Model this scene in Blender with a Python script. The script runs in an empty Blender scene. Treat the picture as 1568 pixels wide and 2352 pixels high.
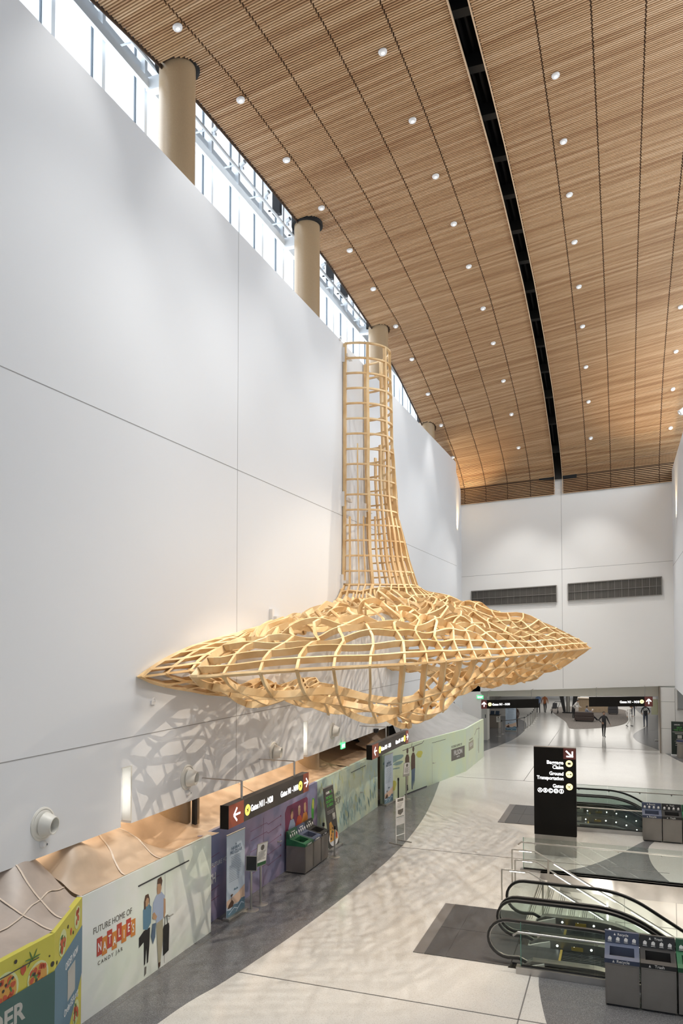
import bpy, bmesh, math, random
from mathutils import Vector, Matrix, noise
random.seed(7)
PI = math.pi
C = bpy.context.scene.collection
SC = bpy.context.scene
# ---------------------------------------------------------------- camera
EYE = 6.9
YAW = math.radians(20.25)
PITCH = math.radians(2.0)
cd = bpy.data.cameras.new('camera')
cam = bpy.data.objects.new('camera', cd)
C.objects.link(cam)
cam.location = (0, 0, EYE)
cam.rotation_euler = (PI/2 + PITCH, 0, YAW)
cd.sensor_fit = 'HORIZONTAL'
cd.sensor_width = 24
cd.lens = 24*1750/1568
cd.shift_y = (1405.9-1176)/1568
cd.clip_end = 400
SC.camera = cam
SC.view_settings.view_transform = 'Standard'
SC.view_settings.look = 'None'
SC.view_settings.gamma = 1
SC.view_settings.exposure = 0.3
# ---------------------------------------------------------------- world (bright overcast sky)
W = bpy.data.worlds.new('overcast')
SC.world = W
W.use_nodes = True
bg = W.node_tree.nodes['Background']
bg.inputs[0].default_value = (0.90, 0.955, 1.0, 1)
bg.inputs[1].default_value = 1.25
SUNC = (1.0, 0.84, 0.65)

def light(kind, name, loc, energy, color=(1, 1, 1), size=.1, target=None, **kw):
    ld = bpy.data.lights.new(name, kind)
    ld.energy = energy
    ld.color = color
    if kind == 'AREA':
        ld.shape = 'RECTANGLE'
        ld.size = size[0]
        ld.size_y = size[1]
    else:
        ld.shadow_soft_size = size
    for k, v in kw.items():
        setattr(ld, k, v)
    o = bpy.data.objects.new(name, ld)
    C.objects.link(o)
    o.location = loc
    if target is not None:
        o.rotation_euler = (Vector(target)-Vector(loc)).to_track_quat('-Z', 'Y').to_euler()
    return o

# daylight from the clerestories (both long sides), plus two added fill lamps out of view
light('AREA', 'clerestory_daylight', (-13.4, 27, 21.5), 2300, (.86, .93, 1), (48, 8), (0, 27, 21.4))
light('AREA', 'east_clerestory_daylight', (6.6, 35, 20), 1300, (.80, .91, 1), (30, 5), (-6, 33, 12))
light('AREA', 'south_fill', (1.5, -7, 6), 330, (.80, .90, 1), (6, 8), (-9.8, 14, 5))  # added fill behind the viewer; the south wall has no glazing
light('AREA', 'near_wall_fill', (6.6, 11, 19.3), 70, (.80, .91, 1), (12, 4), (-9.8, 13, 5))  # added fill that lifts the near part of the west wall
# concourse luminaires beyond the opening
light('AREA', 'concourse_light', (-3, 62, 3.05), 420, (1, .97, .92), (9, 16))
light('AREA', 'concourse_light_far', (-3, 80, 3.05), 480, (1, .96, .9), (9, 14))
# added fill points that brighten the stair well, with no fixture of their own
for xx in (-.6, 1.2, 3.0):
    light('POINT', 'stair_well_fill', (xx, 21.6, -.75-(xx+.6)*.45), 42, (1, .96, .88), .06)
# accent spots on the sculpture, clamped to the top of the east wall
light('SPOT', 'accent_spot', (2.7, 14.6, 17.4), 3800, SUNC, .02, (-8.2, 18.6, .3), spot_size=math.radians(40), spot_blend=.35)
light('SPOT', 'accent_spot', (2.7, 27.5, 17.6), 2300, SUNC, .02, (-6.5, 25, 5.5), spot_size=math.radians(60), spot_blend=.5)
light('SPOT', 'accent_spot', (2.7, 40.6, 17.9), 3700, SUNC, .02, (-5.5, 27, 6.0), spot_size=math.radians(50), spot_blend=.5)
# cove uplights that warm the two lower corners of the ceiling
light('SPOT', 'cove_uplight', (-9.7, 48.8, 13.5), 900, (1, .72, .38), .1, (-9.0, 47.8, 19), spot_size=math.radians(70), spot_blend=.8)
light('SPOT', 'cove_uplight', (2.7, 46.6, 13.5), 900, (1, .74, .42), .1, (2.2, 45.5, 19), spot_size=math.radians(75), spot_blend=.8)

# ---------------------------------------------------------------- materials
MATS = {}
def mat(name, col, rough=.5, metal=0, emit=None, estr=1, noise_amt=0, noise_scale=5, spec=.5, col2=None, bump=0, alpha=None):
    if name in MATS:
        return MATS[name]
    m = bpy.data.materials.new(name)
    m.use_nodes = True
    nt = m.node_tree
    b = nt.nodes['Principled BSDF']
    b.inputs['Base Color'].default_value = (*col, 1)
    b.inputs['Roughness'].default_value = rough
    b.inputs['Metallic'].default_value = metal
    b.inputs['Specular IOR Level'].default_value = spec
    if emit:
        b.inputs['Emission Color'].default_value = (*emit, 1)
        b.inputs['Emission Strength'].default_value = estr
    tc = nt.nodes.new('ShaderNodeTexCoord')
    nz = nt.nodes.new('ShaderNodeTexNoise')
    nz.inputs['Scale'].default_value = noise_scale
    nz.inputs['Detail'].default_value = 4
    nt.links.new(tc.outputs['Object'], nz.inputs['Vector'])
    c2 = col2 or tuple(max(0, v*(1-noise_amt)) for v in col)
    if noise_amt or col2:
        rp = nt.nodes.new('ShaderNodeValToRGB')
        rp.color_ramp.elements[0].position = .38
        rp.color_ramp.elements[1].position = .62
        rp.color_ramp.elements[0].color = (*c2, 1)
        rp.color_ramp.elements[1].color = (*col, 1)
        nt.links.new(nz.outputs[0], rp.inputs[0])
        nt.links.new(rp.outputs[0], b.inputs['Base Color'])
    if bump:
        bp = nt.nodes.new('ShaderNodeBump')
        bp.inputs['Strength'].default_value = bump
        bp.inputs['Distance'].default_value = .02
        nt.links.new(nz.outputs[0], bp.inputs['Height'])
        nt.links.new(bp.outputs[0], b.inputs['Normal'])
    MATS[name] = m
    return m

def terrazzo(name, base, chip, chip2, rough, scale=70):
    m = bpy.data.materials.new(name); m.use_nodes = True
    nt = m.node_tree; b = nt.nodes['Principled BSDF']
    tc = nt.nodes.new('ShaderNodeTexCoord')
    v = nt.nodes.new('ShaderNodeTexVoronoi'); v.inputs['Scale'].default_value = scale
    nt.links.new(tc.outputs['Object'], v.inputs['Vector'])
    sep = nt.nodes.new('ShaderNodeSeparateColor')
    nt.links.new(v.outputs['Color'], sep.inputs[0])
    rp = nt.nodes.new('ShaderNodeValToRGB'); rp.color_ramp.interpolation = 'CONSTANT'
    e = rp.color_ramp.elements
    e[0].color = (*base, 1); e[1].position = .72; e[1].color = (*chip, 1)
    x = e.new(.88); x.color = (*chip2, 1)
    nt.links.new(sep.outputs[0], rp.inputs[0])
    nz = nt.nodes.new('ShaderNodeTexNoise'); nz.inputs['Scale'].default_value = .6
    nt.links.new(tc.outputs['Object'], nz.inputs['Vector'])
    mx = nt.nodes.new('ShaderNodeMix'); mx.data_type = 'RGBA'; mx.blend_type = 'MULTIPLY'
    mx.inputs[0].default_value = .12
    nt.links.new(rp.outputs[0], mx.inputs[6]); nt.links.new(nz.outputs[0], mx.inputs[7])
    nt.links.new(mx.outputs[2], b.inputs['Base Color'])
    b.inputs['Roughness'].default_value = rough
    MATS[name] = m
    return m

def glassmat(name, tint, refl=.07):
    m = bpy.data.materials.new(name); m.use_nodes = True
    nt = m.node_tree
    for n in list(nt.nodes):
        if n.type != 'OUTPUT_MATERIAL': nt.nodes.remove(n)
    out = [n for n in nt.nodes if n.type == 'OUTPUT_MATERIAL'][0]
    t = nt.nodes.new('ShaderNodeBsdfTransparent'); t.inputs[0].default_value = (*tint, 1)
    g = nt.nodes.new('ShaderNodeBsdfGlossy'); g.inputs['Roughness'].default_value = .02
    f = nt.nodes.new('ShaderNodeLayerWeight'); f.inputs[0].default_value = .25
    mt = nt.nodes.new('ShaderNodeMath'); mt.operation = 'MULTIPLY_ADD'
    mt.inputs[1].default_value = .22; mt.inputs[2].default_value = refl
    nt.links.new(f.outputs['Fresnel'], mt.inputs[0])
    mx = nt.nodes.new('ShaderNodeMixShader')
    nt.links.new(mt.outputs[0], mx.inputs[0]); nt.links.new(t.outputs[0], mx.inputs[1]); nt.links.new(g.outputs[0], mx.inputs[2])
    nt.links.new(mx.outputs[0], out.inputs[0])
    MATS[name] = m
    return m

def woodmat(name, c1, c2, c3, stretch, scale, rough=.55):
    m = bpy.data.materials.new(name); m.use_nodes = True
    nt = m.node_tree; b = nt.nodes['Principled BSDF']
    tc = nt.nodes.new('ShaderNodeTexCoord'); mp = nt.nodes.new('ShaderNodeMapping')
    mp.inputs['Scale'].default_value = stretch
    nt.links.new(tc.outputs['Object'], mp.inputs[0])
    nz = nt.nodes.new('ShaderNodeTexNoise'); nz.inputs['Scale'].default_value = scale; nz.inputs['Detail'].default_value = 3
    nt.links.new(mp.outputs[0], nz.inputs['Vector'])
    rp = nt.nodes.new('ShaderNodeValToRGB'); e = rp.color_ramp.elements
    e[0].position = .34; e[0].color = (*c1, 1); e[1].position = .66; e[1].color = (*c3, 1)
    x = e.new(.5); x.color = (*c2, 1)
    nt.links.new(nz.outputs[0], rp.inputs[0]); nt.links.new(rp.outputs[0], b.inputs['Base Color'])
    b.inputs['Roughness'].default_value = rough
    MATS[name] = m
    return m

M_wall = mat('white_wall_paint', (.755, .775, .805), .65)
M_endwall = mat('off_white_wall_paint', (.83, .83, .82), .6)
M_groove = mat('joint_shadow_gap', (.33, .33, .33), .8)
M_floor = terrazzo('pale_terrazzo', (.65, .635, .60), (.71, .695, .665), (.50, .47, .43), .16, 120)
M_dark = terrazzo('charcoal_terrazzo', (.15, .15, .155), (.25, .25, .26), (.09, .09, .095), .22, 110)
M_carpet = mat('taupe_carpet', (.21, .185, .165), .95, noise_amt=.45, noise_scale=14)
M_slat = woodmat('cedar_slats', (.37, .20, .095), (.49, .30, .155), (.60, .40, .235), (.12, 5.0, .5), 1.3)
M_trimwood = mat('pale_timber_edge', (.62, .43, .27), .5)
M_backing = mat('dark_slat_backing', (.055, .03, .016), .95)
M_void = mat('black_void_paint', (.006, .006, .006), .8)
M_voidm = mat('black_duct_metal', (.018, .018, .018), .7)
M_beige = mat('beige_column_paint', (.40, .285, .17), .3, noise_amt=.06, noise_scale=40)
M_mull = mat('pale_aluminium', (.86, .90, .93), .5)
M_gasket = mat('grey_gasket', (.12, .15, .18), .6)
M_pane = glassmat('window_glass', (.985, .99, 1), .0)
M_glass = glassmat('balustrade_glass', (.88, .915, .90), .015)
M_gedge = mat('green_glass_edge', (.12, .30, .24), .2)
M_birch = woodmat('birch_plywood', (.68, .44, .20), (.77, .54, .28), (.84, .64, .37), (1, 1, 1), 1.6, .5)
M_steel = mat('brushed_steel', (.48, .46, .44), .32, .9, noise_amt=.12, noise_scale=3)
M_bin = mat('stainless_panel', (.30, .275, .25), .42, .7, noise_amt=.1, noise_scale=2)
M_rail = mat('satin_rail', (.45, .44, .41), .35, .8)
M_rubber = mat('black_rubber', (.015, .014, .013), .35)
M_black = mat('black_sign_face', (.010, .009, .008), .55, spec=.15)
M_blacks = mat('black_plastic', (.02, .02, .022), .5)
M_maroon = mat('maroon_sign_panel', (.17, .045, .04), .5)
M_rust = mat('rust_red_sign_panel', (.34, .085, .045), .5)
M_sign = mat('dark_bronze_sign_face', (.06, .05, .042), .5)
M_litw = mat('lit_white_lettering', (1, 1, 1), .5, emit=(1, 1, 1), estr=1.6)
M_lity = mat('lit_yellow_disc', (1, .75, .1), .5, emit=(1, .72, .12), estr=1.0)
M_litpy = mat('lit_pale_yellow_disc', (1, .8, .3), .5, emit=(1, .86, .38), estr=1.3)
M_exit = mat('lit_green_exit', (.1, .9, .3), .5, emit=(.12, .95, .3), estr=1.0)
M_white = mat('white_plastic', (.8, .8, .8), .4)
M_offw = mat('cream_enamel', (.72, .71, .66), .35)
M_lamp = mat('lamp_glow', (1, 1, 1), .5, emit=(1, .96, .9), estr=6)
M_lamp2 = mat('downlight_glow', (.9, .9, .9), .5, emit=(1, .97, .93), estr=1.1)
M_ink = mat('dark_print_ink', (.05, .05, .055), .6)
M_paper = mat('white_paper', (.82, .82, .80), .6)
M_tan = mat('translucent_tan_sheet', (.60, .45, .32), .42, noise_amt=.16, noise_scale=1.7, bump=.35)
M_tanp = mat('pale_clear_sheet', (.46, .39, .34), .38, noise_amt=.15, noise_scale=2.0, bump=.35)
M_grey = mat('silver_grey_sheet', (.40, .395, .39), .4, noise_amt=.15, noise_scale=1.2, bump=.3)
M_brown = mat('brown_drape_sheet', (.38, .26, .17), .5, noise_amt=.25, noise_scale=2)
M_tape = mat('sheet_tape', (.66, .56, .46), .4)
M_hgreen = mat('mint_printed_board', (.74, .82, .73), .5, col2=(.82, .85, .83), noise_scale=.8)
M_hpurple = mat('purple_printed_board', (.34, .28, .42), .5, col2=(.21, .23, .38), noise_scale=.9)
M_hteal = mat('watercolour_teal_board', (.58, .66, .50), .5, col2=(.42, .56, .52), noise_scale=.9)
M_hlime = mat('watercolour_lime_board', (.70, .80, .54), .5, col2=(.64, .78, .63), noise_scale=.6)
M_yel = mat('yellow_printed_board', (.56, .52, .075), .5)
M_teal = mat('dark_teal_print', (.055, .12, .13), .5, noise_amt=.3, noise_scale=1.5)
M_navy = mat('navy_teal_print', (.03, .08, .13), .5)
M_stairw = mat('white_stone_panel', (.78, .74, .68), .4)
M_plate = mat('dark_steel_landing', (.085, .085, .088), .45, .3, noise_amt=.12, noise_scale=30)
M_plateb = mat('grey_landing_border', (.20, .19, .185), .4, .3)
M_led = mat('led_strip', (1, 1, 1), .5, emit=(1, .97, .9), estr=3.0)
M_yelst = mat('amber_warning_label', (.55, .38, .08), .5)

# ---------------------------------------------------------------- mesh helpers
class G:
    """a growing list of vertices and faces, linked at the end as ONE mesh"""
    def __init__(s):
        s.v = []; s.f = []; s.m = []
    def add(s, vs, fs, mi=0):
        n = len(s.v)
        s.v += [tuple(p) for p in vs]
        for f in fs:
            s.f.append(tuple(i+n for i in f)); s.m.append(mi)
    def box(s, a, b, mi=0):
        x0, y0, z0 = a; x1, y1, z1 = b
        s.hexa([(x0, y0, z0), (x1, y0, z0), (x1, y1, z0), (x0, y1, z0), (x0, y0, z1), (x1, y0, z1), (x1, y1, z1), (x0, y1, z1)], mi)
        return s
    def hexa(s, vs, mi=0):
        s.add(vs, [(0, 3, 2, 1), (4, 5, 6, 7), (0, 1, 5, 4), (1, 2, 6, 5), (2, 3, 7, 6), (3, 0, 4, 7)], mi)
        return s
    def prism(s, poly, n, mi=0):
        """poly: list of 3D points, extruded by vector n"""
        k = len(poly); n = Vector(n)
        a = [Vector(p) for p in poly]
        vs = a+[p+n for p in a]
        s.add(vs, [tuple(range(k))[::-1], tuple(range(k, 2*k))]+[(i, (i+1) % k, k+(i+1) % k, k+i) for i in range(k)], mi)
        return s
    def tube(s, pts, r, n=8, mi=0, closed=False):
        pts = [Vector(p) for p in pts]; rs = r if isinstance(r, (list, tuple)) else [r]*len(pts)
        rings = []
        up = None
        for i, p in enumerate(pts):
            a = pts[max(0, i-1)]; b = pts[min(len(pts)-1, i+1)]
            if closed: a = pts[i-1]; b = pts[(i+1) % len(pts)]
            t = (b-a).normalized()
            if up is None:
                up = Vector((0, 0, 1)) if abs(t.z) < .9 else Vector((1, 0, 0))
            x = t.cross(up).normalized(); y = x.cross(t).normalized(); up = y
            rings.append([p+rs[i]*(math.cos(2*PI*k/n)*x+math.sin(2*PI*k/n)*y) for k in range(n)])
        vs = [q for rg in rings for q in rg]; m = len(rings); fs = []
        for i in range(m if closed else m-1):
            j = (i+1) % m
            for k in range(n):
                l = (k+1) % n
                fs.append((i*n+k, i*n+l, j*n+l, j*n+k))
        if not closed:
            fs += [tuple(range(n))[::-1], tuple(range((m-1)*n, m*n))]
        s.add(vs, fs, mi); return s
    def lathe(s, prof, o, ax=(0, 0, 1), n=24, mi=0):
        """prof: list of (radius, height along ax) from o"""
        ax = Vector(ax).normalized(); o = Vector(o)
        t = Vector((1, 0, 0)) if abs(ax.x) < .9 else Vector((0, 1, 0))
        x = ax.cross(t).normalized(); y = ax.cross(x).normalized()
        vs = [o+ax*h+r*(math.cos(2*PI*k/n)*x+math.sin(2*PI*k/n)*y) for r, h in prof for k in range(n)]
        fs = []
        for i in range(len(prof)-1):
            for k in range(n):
                l = (k+1) % n
                fs.append((i*n+k, i*n+l, (i+1)*n+l, (i+1)*n+k))
        if prof[0][0] > 1e-6: fs.append(tuple(range(n))[::-1])
        if prof[-1][0] > 1e-6: fs.append(tuple(range((len(prof)-1)*n, len(prof)*n)))
        s.add(vs, fs, mi); return s
    def sweep(s, pts, nrm, th, dp, mi=0):
        """rectangular strip: th across (tangent x normal), dp along the normal"""
        vs = []; k = len(pts)
        for i in range(k):
            t = (pts[min(k-1, i+1)]-pts[max(0, i-1)]).normalized()
            n = nrm[i]; b = t.cross(n)
            if b.length < 1e-5: b = Vector((0, 0, 1))
            b = b.normalized()*th/2; n2 = b.cross(t).normalized()*dp/2
            p = pts[i]
            vs += [p-b-n2, p+b-n2, p+b+n2, p-b+n2]
        fs = [(0, 3, 2, 1), tuple(4*(k-1)+j for j in (0, 1, 2, 3))]
        for i in range(k-1):
            for j in range(4):
                l = (j+1) % 4
                fs.append((i*4+j, i*4+l, i*4+4+l, i*4+4+j))
        s.add(vs, fs, mi); return s
    def grid(s, rows, mi=0):
        n = len(rows[0]); vs = [p for r in rows for p in r]
        s.add(vs, [(i*n+j, i*n+j+1, (i+1)*n+j+1, (i+1)*n+j) for i in range(len(rows)-1) for j in range(n-1)], mi); return s

def rootloc(o):
    v = Vector((0, 0, 0))
    while o is not None:
        v += o.location; o = o.parent
    return v

def link(name, g, m, parent=None, loc=None, smooth=False, bevel=0, fixn=True, solid=0):
    off = rootloc(parent) if parent else Vector(loc or (0, 0, 0))
    me = bpy.data.meshes.new(name)
    me.from_pydata([tuple(Vector(p)-off) for p in g.v], [], g.f)
    ms = m if isinstance(m, (list, tuple)) else [m]
    for x in ms: me.materials.append(x)
    if len(ms) > 1: me.polygons.foreach_set('material_index', g.m)
    if fixn:
        bm = bmesh.new(); bm.from_mesh(me); bmesh.ops.recalc_face_normals(bm, faces=bm.faces); bm.to_mesh(me); bm.free()
    if smooth:
        me.polygons.foreach_set('use_smooth', [True]*len(me.polygons))
    o = bpy.data.objects.new(name, me); C.objects.link(o)
    if parent: o.parent = parent
    else: o.location = off
    if smooth and smooth != 'all':
        me.set_sharp_from_angle(angle=math.radians(40))
    if bevel:
        b = o.modifiers.new('bevel', 'BEVEL'); b.width = bevel; b.segments = 2; b.limit_method = 'ANGLE'
    if solid:
        b = o.modifiers.new('solid', 'SOLIDIFY'); b.thickness = solid
    return o

def tag(o, label, cat, group=None, kind=None):
    o['label'] = label; o['category'] = cat
    if group: o['group'] = group
    if kind: o['kind'] = kind
    return o

def thing(name, label, cat, loc, group=None):
    o = bpy.data.objects.new(name, None); C.objects.link(o); o.location = loc
    o.empty_display_size = .1
    return tag(o, label, cat, group)

def struct(name, g, m, label=None, **kw):
    o = link(name, g, m, **kw); o['kind'] = 'structure'
    if label: o['label'] = label
    return o

def dup(root, loc, label=None, group=None):
    def cp(o, parent):
        c = o.copy(); C.objects.link(c); c.parent = parent
        for ch in list(o.children): cp(ch, c)
        return c
    r = cp(root, None); r.location = loc
    if label: r['label'] = label
    if group: r['group'] = group
    return r

class Fr:
    """a wall-like frame: u along xdir, v up, w out of the face"""
    def __init__(s, o, xd, up=(0, 0, 1)):
        s.o = Vector(o); s.x = Vector(xd).normalized(); s.y = Vector(up).normalized(); s.n = s.x.cross(s.y).normalized()
    def p(s, u, v, w=0): return s.o+s.x*u+s.y*v+s.n*w
    def poly(s, g, pts, w=.003, d=.003, mi=0): return g.prism([s.p(u, v, w) for u, v in pts], s.n*d, mi)
    def rect(s, g, u0, v0, u1, v1, w=.003, d=.003, mi=0): return s.poly(g, [(u0, v0), (u1, v0), (u1, v1), (u0, v1)], w, d, mi)
    def disc(s, g, u, v, r, w=.003, d=.003, mi=0, n=24, ry=None):
        ry = ry or r
        return s.poly(g, [(u+r*math.cos(2*PI*k/n), v+ry*math.sin(2*PI*k/n)) for k in range(n)], w, d, mi)
    def ring(s, g, u, v, r, t, w=.003, mi=0): return g.tube([s.p(u+r*math.cos(2*PI*k/24), v+r*math.sin(2*PI*k/24), w) for k in range(24)], t, 4, mi, True)
    def line(s, g, pts, t, w=.003, d=.003, mi=0):
        for (a, b), (c, e) in zip(pts, pts[1:]):
            L = math.hypot(c-a, e-b) or 1; nx, ny = -(e-b)/L*t/2, (c-a)/L*t/2
            s.poly(g, [(a-nx, b-ny), (c-nx, e-ny), (c+nx, e+ny), (a+nx, b+ny)], w, d, mi)

def text(body, fr, u, v, size, m, parent, name='lettering', align='LEFT', bold=0, w=.004, sx=1.0, ext=.0015, spacing=1.0, fit=None):
    cu = bpy.data.curves.new('t', 'FONT'); cu.body = body; cu.size = size; cu.align_x = align
    cu.extrude = ext; cu.offset = bold*size; cu.space_character = spacing; cu.resolution_u = 3
    o = bpy.data.objects.new('t', cu); C.objects.link(o)
    dg = bpy.context.evaluated_depsgraph_get()
    me = bpy.data.meshes.new_from_object(o.evaluated_get(dg))
    bpy.data.objects.remove(o); bpy.data.curves.remove(cu)
    if fit:
        xs_ = [vv.co.x for vv in me.vertices]; sx = fit/(max(xs_)-min(xs_))
    off = rootloc(parent)
    for vv in me.vertices:
        c = vv.co; vv.co = fr.p(u+c.x*sx, v+c.y, w+c.z)-off
    me.materials.clear(); me.materials.append(m); me.name = name
    r = bpy.data.objects.new(name, me); C.objects.link(r); r.parent = parent
    return r

def lerp(a, b, t): return a+(b-a)*t
def interp(tab, x):
    if x <= tab[0][0]: return tab[0][1]
    for (a, va), (b, vb) in zip(tab, tab[1:]):
        if x <= b:
            t = (x-a)/(b-a); return lerp(va, vb, t)
    return tab[-1][1]
def catmull(P, n):
    P = [Vector(p) for p in P]; out = []
    for i in range(len(P)-1):
        a = P[max(0, i-1)]; b = P[i]; c = P[i+1]; d = P[min(len(P)-1, i+2)]
        for k in range(n):
            t = k/n
            out.append(.5*((2*b)+(c-a)*t+(2*a-5*b+4*c-d)*t*t+(3*b-a-3*c+d)*t**3))
    out.append(P[-1]); return out
# ================================================================ THE SETTING
WX = -9.8      # face of the tall west wall
HX = -9.18     # face of the printed hoardings
# ---- floor with two stair wells
def floor_rects():
    g = G()
    holes = [(-2.35, 9.0, 16.45, 23.3), (-2.3, 9.0, 29.15, 32.3)]
    ys = [-8, 16.45, 23.3, 29.15, 32.3, 96]
    for a, b in zip(ys, ys[1:]):
        x1 = 9.0
        for hx0, hx1, hy0, hy1 in holes:
            if abs(a-hy0) < .01: x1 = hx0
        g.box((-16, max(a, -8), -.3), (x1, b, 0))
    return g
struct('floor', floor_rects(), M_floor)
def inlay(pts, name, m, z=.004, smooth=True, n=6, label=None, kind='structure'):
    g = G()
    g.prism([(p[0], p[1], z-.02) for p in pts], (0, 0, .02))
    return struct(name, g, m, label=label)
def curve2(pts, n=6):
    return [(p.x, p.y) for p in catmull([(a, b, 0) for a, b in pts], n)]
cl = curve2([(-8.1, 6), (-7.91, 11.9), (-7.6, 13.89), (-7.3, 16.43), (-7.1, 19), (-6.98, 21.8), (-6.95, 23.4), (-7.03, 25.7), (-7.28, 28.8), (-7.75, 32.4), (-8.4, 36.5)])
inlay(cl+[(-9.9, 36.5), (-9.9, 6)], 'floor', M_dark)
cl = curve2([(-8.9, 42), (-8.07, 47.2), (-7.52, 50.3), (-7.1, 53.7), (-7.0, 58), (-7.25, 62), (-8.0, 66), (-9.6, 69)])
inlay(cl+[(-13.9, 69), (-13.9, 42)], 'floor', M_dark)
# dark bay around the near bins
inlay(curve2([(-1.7, 16.3), (-1.62, 15.6), (-1.36, 14.3), (-.9, 12.6), (-.1, 10.5)])+[(8.9, 10.5), (8.9, 16.3)], 'floor', M_dark)
# hourglass band between the wells
inlay(curve2([(-2.1, 23.42), (-1.1, 24.5), (-.15, 26.35), (.5, 27.95), (.98, 28.82)])+curve2([(1.14, 28.87), (.75, 27.6), (.69, 26.4), (.8, 25.1), (1.14, 23.8), (1.3, 23.42)]), 'floor', M_dark)
# right-hand dark bay by the opening
cr = curve2([(5.0, 42.5), (3.9, 44.6), (3.05, 46.6), (2.3, 50.0), (1.75, 52.2), (1.0, 54.4), (.65, 56.8), (.65, 59.1), (1.05, 61.7), (1.6, 64.6), (1.75, 69), (1.6, 73.2), (1.1, 80), (.9, 86)])
inlay(cr+[(8.5, 86), (8.5, 42.5)], 'floor', M_dark)
# carpet island in the concourse
isl = curve2([(-6.3, 79.5), (-6.72, 76.8), (-5.85, 72.2), (-4.6, 66.4), (-4.15, 62.9), (-3.9, 61.4), (-3.2, 61.2), (-1.35, 62.9), (-.2, 65.3), (.3, 68.5), (.35, 74), (0, 79), (-2.5, 81.5), (-5.2, 81), (-6.3, 79.5)])
inlay(isl, 'floor', M_carpet, z=.012)
# joints in the terrazzo
g = G()
Y0 = 15.2; 
for yy, x0, x1 in [(14.3, -7.6, 9), (24.6, -7.1, 1.2), (38.0, -7.9, 2.9), (51.2, -7.4, 2)]:
    g.box((x0, yy-.012, 0), (x1, yy+.012, .006))
for xx, y0, y1 in [(-1.86, 6, 16.3), (-4.6, 38, 60), (-9.0, 11, 16)]:
    g.box((xx-.012, y0, 0), (xx+.012, y1, .006))
struct('trim_1', g, mat('terrazzo_joint', (.16, .155, .15), .5))
# ---- west wall with slots for the recessed light niches
SLOTS = [(13.36, 13.72, 3.06, 4.22), (22.99, 23.32, 3.06, 4.2), (32.3, 32.7, 3.02, 4.0), (41.9, 42.4, 3.02, 4.0)]
g = G(); y = -8.0
for a, b, z0, z1 in SLOTS:
    g.box((WX-.28, y, 3.0), (WX, a, 18.1)); g.box((WX-.28, a, z1), (WX, b, 18.1)); g.box((WX-.28, a, z0), (WX-.2, b, z1)); y = b
g.box((WX-.28, y, 3.0), (WX, 47.6, 18.1))
struct('wall_left', g, M_wall)
g = G()
g.box((WX, 4, 11.495), (WX+.003, 47.6, 11.512)); g.box((WX, 4, 4.808), (WX+.003, 47.6, 4.826))
for a, b in ((4.83, 18.1), (3.0, 4.8)): g.box((WX, 18.365, a), (WX+.003, 18.38, b))
struct('trim_2', g, M_groove)
# returns: recess between west wall and end wall, end wall with the opening
g = G(); g.box((-10.3, 47.6, 0), (-9.97, 50.4, 18)); g.box((-13.5, 47.4, 3.0), (-10.28, 47.6, 25))
struct('wall_recess', g, M_wall)
OP = (-8.72, 2.05, 3.72)
def endz(x): return lerp(3.46, 4.03, (x+8.72)/10.76)
g = G()
g.hexa([(-10.0, 50, endz(-10)), (3.2, 50, endz(3.2)), (3.2, 50.35, endz(3.2)), (-10.0, 50.35, endz(-10)), (-10.0, 50, 18.5), (3.2, 50, 18.5), (3.2, 50.35, 18.5), (-10, 50.35, 18.5)])
g.box((-10, 50, 0), (-8.78, 50.35, 3.9)); g.box((2.08, 50.0, 0), (6, 50.35, 3.97)); g.box((3.2, 50.0, 3.97), (6, 50.35, 4.6))
struct('wall_end', g, M_endwall)
g = G(); g.hexa([(-13, 51.2, 2.93), (3, 51.2, 3.37), (3, 51.6, 3.37), (-13, 51.6, 2.93), (-13, 51.2, 5), (3, 51.2, 5), (3, 51.6, 5), (-13, 51.6, 5)])
g.box((-13, 50.36, 4.6), (3, 51.2, 4.8))
struct('wall_header', g, mat('cream_header_paint', (.80, .78, .71), .6))
g = G()
g.hexa([(-9.96, 49.996, 10.98), (2.9, 49.996, 11.6), (2.9, 50, 11.6), (-9.96, 50, 10.98), (-9.96, 49.996, 10.998), (2.9, 49.996, 11.618), (2.9, 50, 11.618), (-9.96, 50, 10.998)])
g.box((-3.58, 49.996, 3.8), (-3.56, 50, 18)); g.box((2.1, 49.996, 3.1), (2.9, 50, 3.12)); g.box((2.1, 49.996, 1.48), (2.9, 50, 1.5)); g.box((2.88, 49.99, 0), (2.9, 50, 3.9))
struct('trim_3', g, M_groove)
g = G(); g.box((2.02, 49.95, 0), (2.08, 52.2, 4.0)); struct('trim_4', g, mat('bronze_jamb', (.30, .25, .20), .35, .5))
# east wall: upper plane overhanging a recessed lower storey
g = G(); g.box((2.9, -8, 3.95), (3.2, 50, 17.1)); struct('wall_right', g, M_wall)
g = G(); g.box((4.6, -8, 0), (4.9, 50, 4.2)); g.box((3.2, -8, 3.95), (4.9, 50, 4.2)); struct('wall_right_lower', g, M_endwall)
g = G(); g.box((2.895, 12, 11.3), (2.9, 50, 11.32)); struct('trim_5', g, M_groove)
g = G(); g.box((3.05, 49.93, 2.7), (3.9, 49.99, 4.0)); struct('door_1', g, mat('grey_door_glass', (.36, .38, .39), .25))
g = G(); g.box((3.0, 49.9, 2.66), (3.05, 50, 4.0)); g.box((3.0, 49.9, 2.62), (3.9, 50, 2.68)); struct('trim_6', g, M_steel)
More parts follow.
